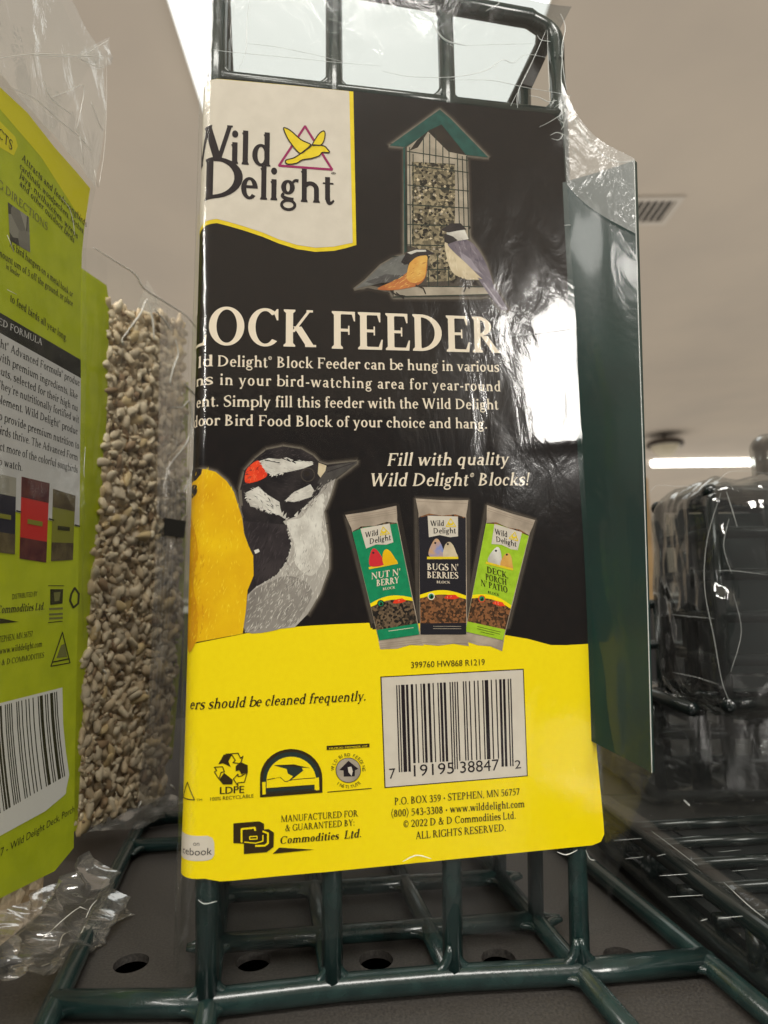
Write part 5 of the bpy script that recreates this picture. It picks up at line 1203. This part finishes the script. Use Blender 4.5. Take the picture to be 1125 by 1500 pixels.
for x in (SX - 2, SX + 24, SX + 50): mb.tube([(x, 233, 2.3), (x, 280, 2.3)], 2.0, n=10); mb.tube([(x, 233, 24), (x, 280, 24)], 2.0, n=10); mb.tube([(x, 233, 2.3), (x, 233, 40)], 2.0, n=10)
for z in (2.4, 24): mb.tube([(SX - 4, 233, z), (SX + 110, 233, z)], 2.0, n=10)
for z in (2.6, 16, 34, 52, 70): mb.tube([(SX - 6, 280, z), (SX + 120, 280, z)], 2.0, n=10)
for x in (SX - 4, SX + 40): mb.tube([(x, 264, 39), (x, 280, 39)], 2.2, n=10)
mb.tube([(SX - 4, 200, 38.5), (SX - 4, 280, 38.5)], 2.2, n=10); mb.tube([(SX + 14, 235, 2.4), (SX + 14, 235, 41)], 3.4, n=10); mb.tube([(SX + 60, 235, 2.4), (SX + 60, 235, 41)], 3.4, n=10)
mb.build('base_grid', M_w2, t)
mb = MB(); mb.box((SX + 8, 199, 44), (SX + 148, 228, 45.2)); mb.box((SX + 8, 227, 46), (SX + 148, 228, 104)); mb.box((SX + 7, 198, 46), (SX + 8, 227, 98)); mb.build('roof_plate', mat('dark_fill', (30, 42, 40), .3, coat=.3), t)  # added dark inner fill that darkens the cage and hides its wires
mb = MB(); rbox_film(mb, (SX, 190, 36.5), (SX + 156, 237, 112), 11, 1.9, 60, 2, fr=.085); rbox_film(mb, (SX - 9, 228, .8), (SX + 118, 284, 36.8), 5, .8, 30, 5); w2_ = mb.build('shrink_wrap', M_f3, t, True)
mb = MB()
def r3(pts, r=.16): 
    pts = spline([np.array(p, float) for p in pts], 5); n_ = len(pts); mb.tube(pts, [.62 * r * (.4 + .6 * math.sin(math.pi * (i_ + .5) / n_)) for i_ in range(n_)], n=6)
def rp(px, y, r=.2): r3([aty(a_, b_, y) for a_, b_ in px], r)
rp([(945, 735), (960, 712), (985, 712), (1020, 712), (1048, 706), (1066, 692), (1090, 690), (1130, 694)], 191, .1); rp([(1052, 836), (1075, 836), (1125, 842)], 187, .1)
rp([(1056, 722), (1036, 790), (1032, 860), (1046, 935), (1058, 1000), (1072, 1034)], 187.5, .16); rp([(1064, 720), (1072, 745), (1080, 772)], 187, .2); rp([(1068, 760), (1060, 800), (1072, 840)], 187, .14); rp([(1074, 870), (1086, 925), (1070, 985)], 187.5, .12); rp([(985, 985), (1020, 992), (1052, 1003)], 189, .08); rp([(985, 900), (1012, 903), (1046, 906)], 189, .08)
mb.build('film_fold_glints', M_glint, w2_)  # pale tubes standing for folds and highlights on the stack's film
# flat wrapped tray lying on the shelf, its near end running out of the picture
t = empty('wrapped_tray', 'flat dark wire tray in crinkled clear wrap lying on the shelf at lower right', 'tray', (110, 170, 0), G_st)
c0 = atz(893, 1270, 1.0); c1 = atz(1125, 1484, 1.0)
dv2 = (c1 - c0) / np.linalg.norm(c1 - c0); pv = np.array([-dv2[1], dv2[0], 0]) * 1.0
if pv[0] < 0: pv = -pv
def TP(a_, b_, z): r = c0 + dv2 * a_ + pv * b_; return np.array([r[0], r[1], z])
mb = MB()
for b_ in (4, 26, 48, 70): mb.tube([TP(-12, b_, 3), TP(118, b_, 3)], 2.1, n=10)
for a_ in range(-12, 120, 13): mb.tube([TP(a_, 4, 6.4), TP(a_, 74, 6.4)], 1.5, n=10)
mb.tube([TP(-12, 4, 12), TP(118, 4, 12)], 2.1, n=10)
for a_ in (-12, 14, 53, 92): mb.tube([TP(a_, 4, 3), TP(a_, 4, 12)], 2.0, n=10)
mb.build('wire_grid', M_w2, t)
mb = MB(); mb.add([TP(-14, 7, 4.9), TP(118, 7, 4.9), TP(118, 78, 4.9), TP(-14, 78, 4.9), TP(-14, 7, .6), TP(118, 7, .6), TP(118, 78, .6), TP(-14, 78, .6)], [(0, 1, 2, 3), (4, 7, 6, 5), (0, 4, 5, 1), (1, 5, 6, 2), (2, 6, 7, 3), (3, 7, 4, 0)]); mb.build('backing_sheet', mat('backing_dark', (34, 36, 36), .5), t)
mb = MB()
def tf(s, q):
    a_ = -22 + 145 * s; b_ = 90 * q
    z = 15.5 * min(1, (q / .05) ** .5) + .4 if q < .05 else 15.9 - 3 * q
    z *= 1 - .0 * s; z = z * min(1, ((s + .001) / .06)) ** .5
    w_ = TP(a_, b_, z); return w_ + np.array([0, 0, max(0, .9 * nz((a_ * .12, b_ * .12, 0), 1, 2) + .4 * nz((a_ * .4, b_ * .3, 0), 1, 3)) * (1 if q > .05 else .3)])
mb.grid(tf, 80, 50); w3_ = mb.build('shrink_wrap', M_f4, t)
mb = MB()
def tz(px, z, r=.16): r3([atz(a_, b_, z) for a_, b_ in px], r)
0 and tz([(918, 1193), (935, 1205)], 15, .2); tz([(954, 1217), (985, 1240), (1022, 1268)], 15, .16); tz([(1060, 1292), (1095, 1325), (1120, 1345)], 15, .14)
for x0_v, x1_v, y in ((975, 1008, 1206), (1000, 1028, 1227), (900, 940, 1231), (916, 942, 1258), (962, 975, 1254), (966, 1008, 1283), (978, 1030, 1314), (1052, 1085, 1248), (1072, 1110, 1276), (1052, 1088, 1345), (1026, 1036, 1349)): tz([(x0_v, y), ((x0_v + x1_v) / 2, y - 1.5), (x1_v, y - 3)], 15, .08)  # pale dashes painting the tray wires' highlights seen through the film
tz([(1002, 1172), (1010, 1180)], 18, .5);  
mb.build('film_fold_glints', M_glint, w3_)
# one more on top, only its corner in the picture
t = empty('wrapped_feeder', 'small corner of a wrapped wire feeder topmost on the stack at the right edge', 'bird feeder', (200, 235, 112), G_st)
lo_ = aty(1093, 690, 250.0)
mb = MB(); X_ = lo_[0]
cage(mb, (X_ + 3.5, 205, 116.5), (X_ + 110, 245, 134), 5, 3, 3, 2.2); mb.build('wire_cage', M_w2, t)
mb = MB()
for z in (122, 130): mb.tube([(X_ + 4, 204, z - 2), (X_ + 14, 204, z + 2.5), (X_ + 40, 204, z + 4)], 2.4, n=10)
mb.build('wire_coil', M_w2, t)
mb = MB(); rbox_film(mb, (X_, 200, 113), (X_ + 116, 250, 138), 6, 1.2, 34, 9); mb.build('shrink_wrap', M_f3, t, True)
